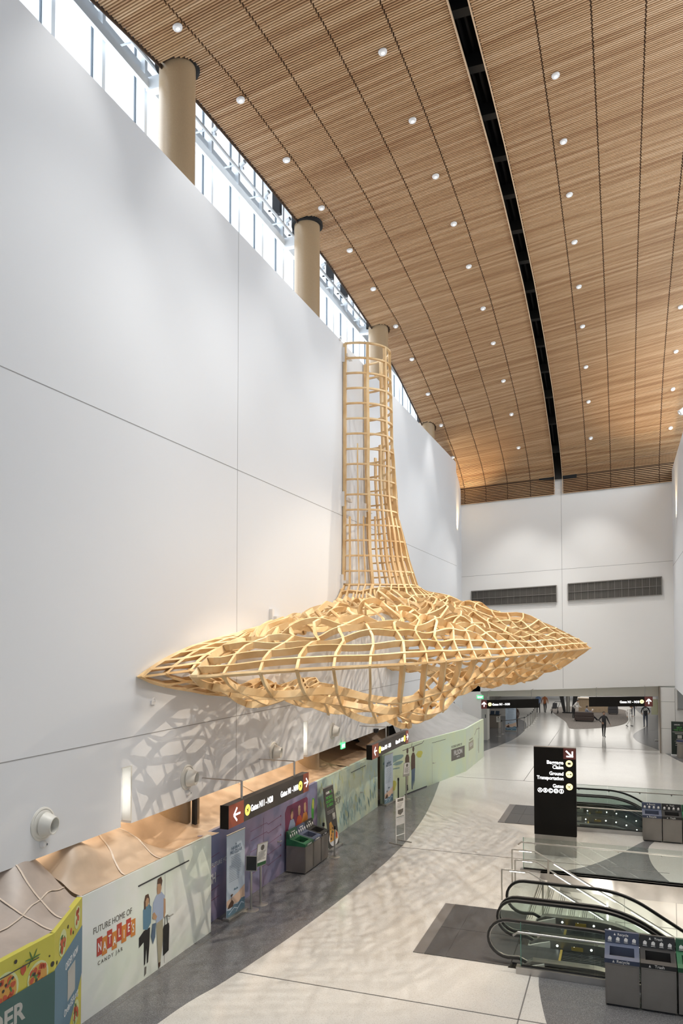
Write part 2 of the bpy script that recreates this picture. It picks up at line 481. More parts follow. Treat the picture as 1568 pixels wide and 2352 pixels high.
# concourse beyond
g = G(); g.box((-14, 50.4, 0), (-13.7, 92, 5)); struct('wall_concourse_left', g, mat('concourse_grey_wall', (.34, .32, .30), .5, noise_amt=.3, noise_scale=.7))
g = G(); g.box((3.6, 50.6, 0), (3.9, 92, 5)); struct('wall_concourse_right', g, M_offw)
g = G(); g.box((-14, 92, 0), (9, 92.3, 5)); struct('wall_concourse_end', g, M_wall)
g = G(); g.box((-14, 51.6, 3.25), (9, 92, 3.5)); struct('ceiling_concourse', g, M_wall)
g = G(); g.box((-9.2, 52.3, 0), (-8.72, 53.2, 3.2)); g.box((-13.7, 52.6, 0), (-9.2, 52.9, 3.2)); struct('wall_pier', g, M_offw)
g = G(); g.box((-8.87, 52.285, 1.5), (-8.82, 52.3, 1.75)); struct('trim_7', g, M_ink)
# ---- roof and clerestory
g = G(); g.box((-13.5, -8.4, 0), (7.5, -8, 25.4)); struct('wall_south', g, M_wall)
g = G(); g.box((4.9, -8, 4.2), (5.2, 6, 25.4)); g.box((-13.0, -8, 3.2), (-12.7, 6, 25.4)); struct('wall_south_flanks', g, M_wall)
g = G(); g.box((-13.5, -8.4, 25.4), (7.5, 52, 25.7)); struct('ceiling_roof', g, M_wall)
g = G(); g.box((-12.5, 4, 3.2), (-12.3, 50, 15.6)); g.box((-12.5, 4, 15.4), (-10.08, 48, 15.6)); struct('wall_clerestory_sill', g, M_wall)
MY = [13.60+1.79*k for k in range(-4, 21)]
g = G()
for yy in MY:
    g.box((-12.45, yy-.12, 15.6), (-11.98, yy+.0, 25.4), 0)
    g.box((-12.31, yy-.145, 15.6), (-12.26, yy-.12, 25.4), 1); g.box((-12.31, yy, 15.6), (-12.26, yy+.02, 25.4), 1)
for z in (15.6, 22.25, 25.1):
    g.box((-12.42, 6, z), (-12.12, 49.5, z+.34), 0); g.box((-12.14, 6, z-.03), (-12.1, 49.5, z), 1)
struct('window_1', g, [M_mull, M_gasket])
g = G(); g.box((-12.3, 6, 15.6), (-12.27, 49.5, 25.3)); w = struct('window_2', g, M_pane)
# service rail in front of the glazing
g = G(); g.tube([(-11.45, 6, 21.98), (-11.45, 48, 22.12)], .05, 8)
g.box((-11.75, 6, 21.55), (-11.65, 48, 21.8))
for k in range(18): g.tube([(-11.45, 12.2+k*1.79, 22.0), (-12.1, 12.2+k*1.79, 22.0)], .025, 6)
for yc in (16.9, 25.6, 34.2, 43.5): g.box((-11.75, yc-.12, 21.5), (-10.9, yc+.12, 21.85))
tag(link('service_rail', g, M_mull), 'pale aluminium service rail running in front of the high windows', 'rail')
for k, yy in enumerate([25.0, 26.8, 28.6, 30.4, 32.2, 37.4, 39.2, 41.0]):
    g = G(); g.box((-11.9, yy-.1, 22.5), (-11.6, yy+.1, 23.6)); g.tube([(-11.9, yy, 22.7), (-12.1, yy, 22.7)], .03, 6)
    tag(link('window_actuator', g, M_blacks), 'small black window actuator hanging by the high glazing under the slats', 'actuator', 'black actuators on the clerestory')
for k in range(9):
    yy = 19.4+k*1.79+.5
    g = G(); g.box((-11.5, yy-.04, 22.17), (-11.4, yy+.04, 22.26)); g.lathe([(0, 0), (.07, 0), (.07, .2), (0, .2)], (-11.5, yy, 22.34), (1, -.4, .2), 10)
    tag(link('uplight_head', g, M_mull), 'small silver uplight head sitting on the rail by the high windows', 'lamp', 'silver uplights on the service rail')
# ---- columns
GY0 = [(12, 22.6), (17.5, 22.95), (22, 23.15), (25, 23.2), (28, 23.1), (34, 22.6), (38.5, 21.75), (43, 20.6), (46, 19.4)]
def czc(y): return interp(GY0, y)-.16*6.7
COLS = [(16.7, 22.2), (25.4, 22.8), (34.1, 21.8), (43.6, 19.6)]
cl_lab = ['nearest round beige column rising behind the white wall', 'second round beige column along the high windows',
          'third round beige column, behind the top of the timber sculpture', 'farthest beige column, only its top showing above the white wall']
for (yc, zt), lb in zip(COLS, cl_lab):
    t = thing('column', lb, 'column', (-10.72, yc, 0), 'beige columns along the west side')
    g = G(); g.lathe([(.47, 0), (.47, czc(yc)+.8)], (-10.72, yc, 0), n=48); link('shaft', g, M_beige, t, smooth=True)
    zc_ = czc(yc)+(-.06 if yc < 30 else .14 if yc < 40 else .34); g = G(); g.lathe([(.475, zc_), (.575, zc_), (.575, zc_+.9), (.475, zc_+.9)], (-10.72, yc, 0), n=40); link('collar', g, M_void, t)
g = G(); g.box((-10.22, 16.83, 0), (-10.12, 16.93, 3.4)); g.box((-10.26, 16.93, 0), (-10.12, 17.03, 3.4), 1)
tag(link('column_channel', g, [M_blacks, M_beige]), 'dark vertical channel strip down the beige column below the wall', 'channel')

# ---- timber slat ceiling
GY = [(4, 22.1), (12, 22.6), (17.5, 22.95), (22, 23.15), (25, 23.2), (28, 23.1), (34, 22.6), (38.5, 21.75), (43, 20.6), (46, 19.4), (48, 18.45), (49.3, 17.6), (49.8, 17.1)]
SY = [(8, .25), (13.4, .22), (18, .16), (45, .15), (50, .05)]
def czz(x, y): return interp(GY, y)+interp(SY, y)*(x+3.7)
JX = [-10.9, -9.7, -8.3, -6.9, -5.45, -3.96, None, -3.46, -1.98, -.59, .79, 2.2, 3.7, 5.2]
# arc-length samples along the profile, folding down the last metre against the end wall
prof = []
y = 6.0
while y < 49.75:
    prof.append((y, 0)); y += .083/math.hypot(1, (interp(GY, y+.05)-interp(GY, y-.05))/.1)
def slatpos(x, k):
    if k < len(prof): yy = prof[k][0]; return yy, czz(x, yy)
    j = k-len(prof); f = min(1, j/10)
    zb = 15.78+(x+9.99)*.0505
    return 49.78+.05*min(1, f*3), lerp(czz(x, 49.75), zb, f)
NS = len(prof)+11
strips = [(a, b) for a, b in zip(JX, JX[1:]) if a is not None and b is not None]
random.seed(3)
for si, (xa, xb) in enumerate(strips):
    g = G()
    xa2, xb2 = xa+.012, xb-.012
    for k in range(NS):
        sh = (k % 2)*.02
        vs = []
        for x in (xa2+sh, xb2+sh-.02):
            y0, z0 = slatpos(x, k)
            if k < len(prof):
                sl = (czz(x, y0+.05)-czz(x, y0-.05))/.1
                t = Vector((0, 1, sl)).normalized()
            else: t = Vector((0, 0, -1))
            n = Vector((0, t.z, -t.y)) if k < len(prof) else Vector((0, -1, 0))
            c = Vector((x, y0, z0))
            vs.append([c-t*.021, c+t*.021, c+t*.021-n*.06, c-t*.021-n*.06])
        a, b = vs
        col = -10.72
        # notch round the columns
        cut = None
        if si == 0:
            for yc, zt in COLS:
                if abs(y0-yc) < .56:
                    cut = col+math.sqrt(.56**2-(y0-yc)**2)
            if cut:
                f = (cut-xa)/(xb-xa); a = [p.lerp(q, f) for p, q in zip(a, b)]
        g.add(a+b, [(0, 3, 2, 1), (4, 5, 6, 7), (0, 1, 5, 4), (1, 2, 6, 5), (2, 3, 7, 6), (3, 0, 4, 7)])
    struct('ceiling', g, M_slat, fixn=False, label='panel strip of thin cedar slats')
# dark backer above the slats (with the open slot between the two fields)
for xa, xb in ((-10.85, -4.0), (-3.42, 5.15)):
    g = G(); rows = []
    for k in list(range(0, len(prof), 8))+[len(prof)+1, NS-1]:
        row = []
        for x in [lerp(xa, xb, q/6) for q in range(7)]:
            yy, zz = slatpos(x, k); row.append((x, yy+(.1 if k >= len(prof) else 0), zz+(.075 if k < len(prof) else 0)))
        rows.append(row)
    g.grid(rows); struct('ceiling', g, M_backing, solid=.02, label='dark backing above the slats')
# edge boards along the slot and the outer edge
for xe, s_ in ((-3.95, -1), (-3.47, 1), (-10.91, -1)):
    g = G()
    ks = list(range(0, NS, 6))+[NS-1]
    pts = [Vector((xe, *slatpos(xe, k))) for k in ks]
    g.sweep(pts, [Vector((1, 0, 0))]*len(pts), .12, .025)
    struct('trim_8', g, M_trimwood if xe > -10 else M_backing)
g = G()
for k in range(0, 20):
    yy = 8+k*2.25
    if yy > 49: break
    z = czz(-3.7, yy)
    g.box((-4.6, yy, z+.35), (-2.9, yy+.3, z+.75), 1)
    for q in range(3): g.tube([(-4.3+q*.22, yy, z+.95), (-4.3+q*.22, yy+2.25, czz(-3.7, yy+2.25)+.95)], .06, 6, 1)
ks = list(range(0, len(prof), 20))+[len(prof)-1]
for x0, x1, dz in ((-4.9, -4.85, 0), (-2.65, -2.6, 0)):
    g.grid([[(x0, prof[k][0], czz(x0, prof[k][0])+.1), (x0, prof[k][0], czz(x0, prof[k][0])+2.2)] for k in ks])
g.grid([[(-4.9, prof[k][0], czz(-4, prof[k][0])+1.7), (-2.6, prof[k][0], czz(-3, prof[k][0])+1.7)] for k in ks])
g.box((-4.9, 49.72, 17.0), (-2.6, 49.76, 19.5))
struct('ceiling_slot', g, [M_void, M_voidm], label='black service slot between the two slat fields')
# ---- downlights in the slat ceiling
def downlight(x, y):
    z = czz(x, y)
    sl = (czz(x, y+.05)-czz(x, y-.05))/.1
    n = Vector((-interp(SY, y), -sl, 1)).normalized()*-1
    p = Vector((x, y, z))-n*(-.0)+n*.005
    return p, n
DL = [('outermost left row', -9.85, [15.35, 18.56, 21.66, 24.66, 27.65, 30.65, 34.08, 37.01, 40.39, 43.57, 46.87]),
      ('row left of the black slot', -5.85, [19.07, 22.16, 25.24, 28.24, 31.25, 34.7, 37.61, 41.0, 44.1, 47.15]),
      ('row right of the black slot', -1.65, [22.67, 25.85, 28.84, 31.91, 35.19, 38.3, 41.68, 44.61, 47.47]),
      ('far right row', 2.75, [38.89, 42.36, 45.2, 47.76])]
g = G(); g.lathe([(0, 0), (.03, 0), (.045, -.02), (.105, -.02), (.115, .03), (.115, .07), (0, .07)], (0, 0, 0), (0, 0, 1), 20)
trim0 = None
for lab, x, ys in DL:
    for i, yy in enumerate(ys):
        z = czz(x, yy)-.075
        lb = 'round white downlight, '+lab
        pos = ', nearest the viewer' if i == 0 else (', farthest away' if i == len(ys)-1 else ', %s from the viewer' % ['second', 'third', 'fourth', 'fifth', 'sixth', 'seventh', 'eighth', 'ninth', 'tenth', 'eleventh'][i-1])
        if trim0 is None:
            t = thing('downlight', lb+pos, 'ceiling light', (x, yy, z), 'downlights in the slat ceiling')
            g = G(); g.lathe([(.05, 0), (.105, 0), (.12, .03), (.12, .06)], (x, yy, z), n=20); tr_ = link('trim_ring', g, M_white, t)
            g = G(); g.lathe([(0, -.004), (.05, -.004), (.05, .02), (0, .02)], (x, yy, z), n=14); link('lens', g, M_lamp2, tr_)
            trim0 = t
        else:
            t = dup(trim0, (x, yy, z), lb+pos)
        sl = (czz(x, yy+.05)-czz(x, yy-.05))/.1
        t.rotation_euler = (math.atan(sl), -math.atan(interp(SY, yy)), 0)
for x in (-5.85, -1.65):
    for yy in (12.0, 15.5, 19.0, 25.2, 31.3, 37.6, 44.1, 46.8):
        light('SPOT', 'downlight_beam', (x, yy, czz(x, yy)-.2), 1350 if yy < 40 else 1300, (1, .98, .94), .08, (x, yy, 0), spot_size=math.radians(75), spot_blend=.6)
for yy in (11.5, 16.0, 21.6, 27.6, 34.0, 40.4):
    light('SPOT', 'downlight_beam', (-8.6, yy, czz(-8.6, yy)-.2), 520, (1, .98, .94), .08, (-8.0, yy, 0), spot_size=math.radians(60), spot_blend=.6)
# ---- vents in the end wall
for nm, x0, x1, z0, z1, za, zb, lb in (('a', -9.32, -3.91, 9.02, 10.02, 9.2, 10.28, 'long dark grey louvred vent on the end wall, left of the joint'),
                           ('b', -3.21, 2.25, 9.28, 10.36, 9.56, 10.66, 'long grey louvred vent on the end wall, right of the joint')):
    t = thing('wall_vent', lb, 'vent', (x0, 49.98, z0), 'vents high on the end wall')
    g = G()
    def zz(x, a, b): return lerp(a, b, (x-x0)/(x1-x0))
    Zl, Zh = (z0, za), (z1, zb)
    g.hexa([(x0, 49.97, z0), (x1, 49.97, za), (x1, 50.0, za), (x0, 50, z0), (x0, 49.97, z1), (x1, 49.97, zb), (x1, 50, zb), (x0, 50, z1)])
    link('backing', g, mat('vent_dark', (.11, .105, .095), .6), t)
    g = G(); n = 110
    for k in range(n+1):
        x = lerp(x0, x1, k/n)
        if k % 8 == 0: w_ = .028
        else: w_ = .009
        g.box((x-w_/2, 49.93, zz(x, z0, za)), (x+w_/2, 49.97, zz(x, z1, zb)))
    link('louvres', g, mat('vent_grey' if nm == 'a' else 'vent_grey_light', (.20, .19, .175) if nm == 'a' else (.30, .29, .27), .5, .3), t)
    g = G()
    pts = [Vector((x0, 49.93, z0)), Vector((x1, 49.93, za)), Vector((x1, 49.93, zb)), Vector((x0, 49.93, z1)), Vector((x0, 49.93, z0))]
    for a, b in zip(pts, pts[1:]): g.sweep([a, b], [Vector((0, 1, 0))]*2, .05, .06)
    g.sweep([(pts[0]+pts[3])/2, (pts[1]+pts[2])/2], [Vector((0, 1, 0))]*2, .02, .05)
    link('frame', g, mat('vent_frame', (.30, .29, .27), .5, .3), t)

# ================================================================ THE TIMBER SCULPTURE
ZT = 18.04; Z1 = 8.9; CX = -9.71
RIM = [(-9.71, 13.85, 6.08), (-9.45, 15.3, 6.15), (-9.05, 15.7, 6.15), (-8.2, 13.5, 6.12), (-7.6, 13.9, 6.16), (-6.5, 14.4, 6.24), (-5.4, 14.9, 6.3), (-4.5, 15.3, 6.35), (-3.9, 16.6, 6.38), (-3.3, 18.6, 6.42),
       (-2.7, 20.4, 6.46), (-2.15, 22.4, 6.5), (-1.6, 24.8, 6.54), (-1.1, 27.3, 6.57), (-1.25, 27.9, 6.57), (-2.2, 29.2, 6.6), (-3.6, 30.6, 6.6), (-5.2, 32.0, 6.6), (-7.2, 33.6, 6.6), (-9.71, 35.6, 6.6)]
rimc = catmull(RIM, 12)
cum = [0]
for a, b in zip(rimc, rimc[1:]): cum.append(cum[-1]+(b-a).length)
def rim(s):
    L = s*cum[-1]
    lo, hi = 0, len(cum)-1
    while hi-lo > 1:
        m_ = (lo+hi)//2
        if cum[m_] <= L: lo = m_
        else: hi = m_
    t = (L-cum[lo])/max(1e-9, cum[hi]-cum[lo])
    return rimc[lo].lerp(rimc[hi], t)
TB = [(8.9, 2.4), (10, 2.0), (11.5, 1.68), (13, 1.52), (15.3, 1.42), (18.04, 1.35)]
def tower(s, z):
    b = interp(TB, z)
    grow = (b-1.35)
    a0 = 1.2+.12*grow; a1 = 1.2+.9*grow
    th = -PI/2+PI*s
    # bulge grows toward the far side of the hall, the near stile stays upright against the wall
    bb = 1.35+grow*(.25+.75*min(1, max(0, (s-.15)/.4)))
    yy = math.sin(th)
    return Vector((CX+bb*math.cos(th), 27.9+yy*(a0 if yy < 0 else a1), z))
def ss(x): x = max(0, min(1, x)); return x*x*(3-2*x)
A1 = [(0, .32), (.06, .32), (.12, .36), (.2, .46), (.32, .55), (.42, .34), (.5, .16), (.62, .22), (.8, .3), (1, .3)]
def S(s, tau):
    if tau <= 1:
        z = lerp(ZT, Z1, tau); p = tower(s, z)
        wob = .035*ss(tau*1.3)
        p.x += wob*math.sin(z*2.1+s*9)*math.sin(PI*s); p.y += wob*math.cos(z*1.7+s*7)*math.sin(PI*s)
        return p
    P0 = tower(s, Z1); R = rim(s); zr = R.z
    side = math.sin(PI*s)
    if tau <= 2:
        w = tau-1
        wr = w**1.12
        p = Vector((lerp(P0.x, R.x, wr), lerp(P0.y, R.y, wr), 0))
        dist = (R-Vector((P0.x, P0.y, R.z))).length*wr
        a1 = interp(A1, s); zt = zr+a1*(1-math.exp(-(1-wr)/.07))+(2.0-.75*a1)*(1-wr)+(Z1-zr-2.0-.25*a1)*math.exp(-dist/.55)*(1-w)
        hump = .16*math.sin(PI*min(1, w*w))*ss((s-.42)/.2)
        front = .14*math.sin(PI*w)*math.exp(-((s-.27)/.10)**2)
        lobe = .36*math.sin(PI*w**1.6)*math.exp(-((s-.055)/.035)**2)
        zt += hump+front-lobe*0
        env = min(1, w*3)*min(1, (1-w)*3.2)*min(1, side*3.2)*(1.0 if s < .45 else .75)
        wave = (.15*math.sin(p.y*2.3+p.x*1.1)+.13*math.sin(p.x*2.9-p.y*1.3+1.2)+.09*math.sin(p.y*4.4+p.x*2.6))
        p.z = zt+wave*env
        sh = .26*env*math.sin(p.z*3.3+p.y*1.4+s*5)
        p.x += sh; p.y += sh*.8
        p.x = max(p.x, CX)
        return p
    v = tau-2                       # 0 rim -> 1 keel opening
    w = 1-.62*v
    p = Vector((lerp(P0.x, R.x, w), lerp(P0.y, R.y, w), 0))
    B = .72+.95*math.exp(-((s-.30)/.10)**2)+.35*ss((s-.42)/.15)
    env = math.sin(PI*v*.9)*min(1, side*4)
    h = math.sin(PI/2*min(1, v*1.25)**.9); kf = .5*math.exp(-((s-.24)/.14)**2); h = lerp(h, 1-math.exp(-v/.09), kf)
    wave = .15*math.sin(p.y*1.9+p.x*1.7+.6)+.10*math.sin(p.x*3.7-p.y*2.1)
    p.z = zr-B*h+wave*env+.55*max(0, v-.75)*4*.25
    out = .35*env*math.sin(p.y*2.2+1)*(1 if s < .35 else .4)
    p.x += out*.6; p.y -= out
    p.x = max(p.x, CX)
    return p
def Nrm(s, t):
    e = .004
    a = S(min(1, s+e), t)-S(max(0, s-e), t); b = S(s, min(3, t+e*2))-S(s, max(0, t-e*2))
    n = a.cross(b)
    return n.normalized() if n.length > 1e-9 else Vector((1, 0, 0))
scu = thing('timber_sculpture', 'huge pale timber lattice sculpture with tall neck and pointed wings on the white wall', 'sculpture', (CX, 27.9, 9.0))
NR = 44
def rib(points, name, th, dp):
    pts = [S(s, t) for s, t in points]; nr = [Nrm(s, t) for s, t in points]
    for i in range(1, len(nr)):
        if nr[i].dot(nr[i-1]) < 0: nr[i] = -nr[i]
    g = G(); g.sweep(pts, nr, th, dp)
    return link(name, g, M_birch, scu, fixn=False)
def tl(a, b, st): n = max(2, int((b-a)/st)); return [a+(b-a)*k/n for k in range(n+1)]
for k in range(NR+1):
    s = k/NR
    # ribs run down from the tower; the finer ones start where the body widens
    if k in (0, 9, 18, 27, 36, NR): t0 = 0.0
    elif k in (5, 14, 23, 32, 40): t0 = .42
    elif k % 9 in (2, 7): t0 = .72
    elif k % 2 == 0: t0 = 1.04
    else: t0 = 1.3
    if s > .66 and k % 2 == 1: continue
    pl = [(s, t) for t in tl(t0, 1, .05)[:-1]] if t0 < 1 else []
    a = max(1, t0)
    pl += [(s, t) for t in tl(a, 2, .028)]+[(s, t) for t in tl(2, 3, .04)[1:]]
    if t0 == 0:
        cut = int(len([1 for q in pl if q[1] <= 1.0]))
        rib(pl[:cut+1], 'upright_stile', .10, .11)
        rib(pl[cut:], 'long_rib', .065, .15)
    else: rib(pl, 'long_rib', .05 if k % 2 else .058, .14)
SS = [i/150 for i in range(151)]
def sden(n): return [i/n for i in range(n+1)]
for k in range(17):
    t = k*.575/(ZT-Z1)
    rib([(s, min(1, t)) for s in sden(28)], 'ring_rib', .055, .10)
NU = 14
for k in range(NU+1):
    w = 1-(1-(k+.3)/(NU+.3))**1.45
    t = 1+w
    rib([(s, min(2, t)) for s in sden(230)], 'rim_rib' if k == NU else 'cross_rib', .045 if k < NU else .05, .15 if k < NU else .12)
for k in range(1, 10):
    rib([(s, 2+k/9) for s in sden(200)], 'under_rib', .045, .16)
# wall clips
for z, yy in ((17.6, 26.71), (12.13, 26.68), (9.0, 26.5), (12.1, 29.2), (7.5, 20.5), (5.2, 19.5)):
    g = G(); g.box((-9.8, yy-.10, z-.28), (-9.70, yy+.03, z+.28)); g.box((-9.74, yy-.02, z-.05), (-9.60, yy+.55, z+.06))
    link('wall_clip', g, M_white, scu)

# small spot fixtures on the east wall head
for i, (yy, lb) in enumerate(((40.6, 'white cylindrical spotlight at the top of the right wall, lower of the pair'), (41.9, 'white cylindrical spotlight at the top of the right wall, upper of the pair'))):
    x, z = 2.75+.15*i, 18.0+.35*i
    t = thing('spotlight', lb, 'spotlight', (x, yy, z), 'spotlights on the right wall')
    d = Vector((-.75, -.25, -.6)).normalized()
    g = G(); g.lathe([(.0, -.45), (.13, -.45), (.14, 0), (.11, .01)], (x, yy, z), d, 20); link('housing', g, M_white, t, smooth=True)
    g = G(); g.lathe([(0, .0), (.115, .005), (.0, .012)], (x, yy, z), d, 20); link('lens', g, M_lamp, t)
    g = G(); g.tube([(x+.2, yy+.05, z+.2), (3.05, yy, 17.1)], .02, 6); link('arm', g, M_white, t)
g = G(); g.lathe([(.47, 0), (.47, 22)], (3.95, 34.6, 0), n=40); t = thing('column', 'beige round column at the right, only its dark collar edging into view', 'column', (3.95, 34.6, 0), 'beige columns along the east side')
link('shaft', g, M_beige, t, smooth=True)
g = G(); g.lathe([(.5, 20.8), (.62, 20.8), (.62, 22.2), (.5, 22.2)], (3.95, 34.6, 0), n=32); link('collar', g, M_void, t)
# ================================================================ STAIR WELLS, ESCALATORS, STAIRS
# well linings (south, north, east end, bottom floor)
g = G()
for (y0, y1) in ((16.45, 23.3), (29.15, 32.3)):
    g.box((-2.6, y1, -5.2), (9.3, y1+.2, -.3)); g.box((-2.6, y0-.2, -5.2), (9.3, y0, -.3)); g.box((-2.6, y0, -5.2), (-2.35, y1, -.3))
    g.box((-2.6, y0-.2, -5.4), (12, y1+.2, -5.2)); g.box((9.0, y0, -2.2), (9.3, y1, 0))
struct('wall_well', g, M_stairw)
g = G()
for x in (-.05, 1.3, 2.65, 4.0, 5.35): g.box((x-.008, 23.29, -4), (x+.008, 23.3, -.25))
g.box((-2, 23.29, -1.15), (9, 23.3, -1.135)); g.box((-2, 23.29, -2.3), (9, 23.3, -2.285))
struct('trim_9', g, mat('panel_joint', (.35, .33, .30), .6))
g = G(); g.box((-2.35, 23.24, -.42), (9, 23.3, .06)); g.box((-2.35, 23.24, .03), (9, 23.46, .06)); struct('trim_10', g, M_steel)

def path_top(h, x0=-.72, zend=-4.6, n=10):
    """handrail line: level at height h, easing into a 30 degree fall"""
    R = 2.4; a = math.radians(30); pts = []
    for k in range(n+1):
        th = a*k/n; pts.append((x0+R*math.sin(th), h-R*(1-math.cos(th))))
    x, z = pts[-1]; L = (z-zend)
    pts.append((x+L/math.tan(a), zend)); return pts
def escalator(y0, lab, grp):
    """one moving stair, 1.3 m between rails, running down toward +x; y0 is the near rail"""
    W_ = 1.26; root = thing('escalator', lab, 'escalator', (-2.35, y0, 0), grp)
    for yy in (y0, y0+W_):
        pts = [(x, yy, z) for x, z in path_top(.93)]
        # newel: C-shaped return of the rail
        nw = []
        for k in range(13):
            th = PI/2+PI*k/12*1.0
            nw.append((-2.36+.42*math.cos(th), yy, .54+.39*math.sin(th)))
        low = [(-2.14, yy, .165), (-1.98, yy, .10)]
        rail = low[::-1]+nw[::-1]+[(-1.9, yy, .93)]+pts
        g = G(); n = len(rail)
        P = [Vector(p) for p in rail]; nr = []
        for i in range(n):
            t = (P[min(n-1, i+1)]-P[max(0, i-1)]).normalized(); nr.append(t.cross(Vector((0, 1, 0))))
        g.sweep(P, nr, .085, .05); hr_ = link('handrail', g, M_rubber, root, smooth=True, fixn=False)
        g = G(); g.sweep([p-q*.03 for p, q in zip(P, nr)], nr, .04, .02)
        link('rail_guide', g, M_steel, hr_, smooth=True, fixn=False)
        # glass balustrade filling the loop
        top = [(p.x, p.z-.03) for p in P[2:]]
        deck = path_top(.16)
        poly_b = [(-2.1, .12)]+deck
        g = G(); N = 24
        xa = [lerp(-2.74, 5.0, k/40) for k in range(41)]
        def zof(path, x):
            for (a, za), (b, zb) in zip(path, path[1:]):
                if a <= x <= b: return lerp(za, zb, (x-a)/max(1e-6, b-a))
            return path[0][1] if x < path[0][0] else path[-1][1]
        rows = []
        for x in xa:
            zt = zof([(-1.6, .90)]+[(a, b-.03) for a, b in path_top(.93)], x); zb = zof(deck, x)
            if x < -2.36:
                q = math.sqrt(max(0, .385**2-(x+2.36)**2)); zt = .54+q; zb = max(.16, .54-q)
            rows.append([(x, yy, zb), (x, yy, zt)])
        g.grid(rows); link('glass_panel', g, M_glass, root, solid=.012)
        # inner deck and stainless skirt
        for nm, s_, w_, h_ in (('deck', 1, .20, .05),):
            dk = [(-2.05, .04), (-1.85, .15)]+[(a, b) for a, b in path_top(.16)]
            g = G(); g.sweep([Vector((a, yy, b)) for a, b in dk], [Vector((0, 1, 0))]*len(dk), .05, .215); link('deck', g, M_steel, root, fixn=False)
        ins = .10 if yy == y0 else -.10
        rows = [[(a, yy+ins, b), (a, yy+ins, b-.42)] for a, b in [(-1.85, .14)]+path_top(.15)]
        g = G(); g.grid(rows); link('skirt', g, M_steel, root, solid=.01, fixn=False)
        rows = [[(a, yy-ins*1.05, b), (a, yy-ins*1.05, b-1.0)] for a, b in [(-1.95, .08)]+path_top(.13)]
        g = G(); g.grid(rows); link('outer_cladding', g, M_steel, root, solid=.01, fixn=False)
        g = G()
        pl = [(x, z) for x, z in [(-1.5, .15)]+path_top(.15)]
        for k in range(16):
            x = -1.45+.36*k; z = zof(pl, x)-.07
            g.lathe([(0, 0), (.024, 0), (.0, .006)], (x, yy+ins*1.08, z), (0, 1 if ins > 0 else -1, 0), 8)
        link('skirt_lights', g, M_lamp, root)
        g = G(); g.box((-1.15, yy+ins*1.1-.004, .02), (-.9, yy+ins*1.1+.004, .10)); link('safety_label', g, M_yelst, root)
        g = G(); g.hexa([(-2.1, yy-.13, 0), (-1.6, yy-.13, 0), (-1.6, yy+.13, 0), (-2.1, yy+.13, 0), (-2.0, yy-.12, .05), (-1.6, yy-.12, .17), (-1.6, yy+.12, .17), (-2.0, yy+.12, .05)])
        link('newel_base', g, M_offw, root, bevel=.02)
    # comb plate and steps
    g = G(); g.box((-2.3, y0+.12, -.03), (-1.35, y0+W_-.12, .012)); link('comb_plate', g, M_plate, root)
    g = G(); g.box((-1.38, y0+.14, .0), (-1.33, y0+W_-.14, .02)); link('comb', g, M_yelst, root)
    g = G(); pp = path_top(0, -.95)
    x = -1.33
    while x < 4.6:
        z = zof([(-3, 0)]+path_top(.0), x+.2)
        g.box((x, y0+.12, z-.35), (x+.40, y0+W_-.12, z-.02))
        for q in range(12): g.box((x+.01, y0+.16+q*.083, z-.02), (x+.39, y0+.20+q*.083, z-.008))
        x += .405
    link('steps', g, M_plate, root)
    return root
e1 = escalator(16.62, 'near escalator of the front pair, beside the glass barrier and litter bins', 'escalators')
dup(e1, (-2.35, 18.12, 0), 'far escalator of the front pair, next to the stairs')
dup(e1, (-2.3, 29.3, 0), 'near escalator of the rear pair, behind the black pylon')
dup(e1, (-2.3, 30.80, 0), 'far escalator of the rear pair, behind the black pylon')
# landing plates in front of each pair
for x0, y0, y1, lb in ((-4.42, 16.52, 19.82, 'dark metal landing floor plate in front of the near escalators'), (-4.5, 29.15, 32.45, 'dark metal landing floor plate in front of the rear escalators')):
    t = thing('landing_plate', lb, 'floor plate', (x0, y0, 0), 'escalator landing plates')
    g = G(); g.box((x0, y0, .004), (x0+.24, y1, .012)); link('border', g, M_plateb, t)
    g = G(); ym = (y0+y1)/2
    for a, b in ((y0, ym-.006), (ym+.006, y1)):
        g.box((x0+.25, a, .004), (x0+.72, b, .012)); g.box((x0+.726, a, .004), (-2.32, b, .012))
    link('plate', g, M_plate, t)
# glass barriers
def barrier(name, lab, pts, zb=.0, h=1.02, curb=.14, rail=True, cside=-1, nj=1.45):
    (xa, ya), (xb, yb) = pts
    t = thing(name, lab, 'glass barrier', (xa, ya, 0), 'glass barriers round the wells')
    g = G(); g.box((xa, min(ya, yb)-.09, 0), (xb, max(ya, yb)+.09, curb)); link('curb', g, M_steel, t)
    g = G(); g.box((xa+.1, ya-.02, curb), (xb, ya+.02, curb+.03)); link('gasket', g, M_rubber, t)
    n = int((xb-xa)/nj)
    for k in range(n+1):
        a = xa+.1+k*nj; b = min(xb, a+nj-.012)
        if b-a < .1: continue
        g = G(); g.box((a, ya-.008, curb), (b, ya+.008, h)); link('glass_pane', g, M_glass, t)
    g = G(); g.box((xa+.085, ya-.01, curb), (xa+.1, ya+.01, h)); link('glass_edge', g, M_gedge, t)
    if rail:
        yr = ya+cside*.12
        g = G(); g.tube([(xa-.05, yr, .78), (xa+.05, yr, .86), (xb, yr, .86)], .022, 8)
        k = 0; x = xa+.45
        while x < xb: g.tube([(x, ya, .80), (x, yr, .80), (x, yr, .85)], .01, 6); g.lathe([(.03, 0), (.03, .02)], (x, ya-.01, .8), (0, 1, 0), 10); x += 1.15
        link('handrail', g, M_rail, t)
    return t
barrier('glass_barrier', 'near clear glass barrier on a steel curb behind the bins', ((-2.15, 16.3), (8.9, 16.3)))
barrier('glass_barrier', 'clear glass barrier with round handrail along the stair well', ((-2.95, 23.42), (8.9, 23.42)), curb=.06, h=.98)
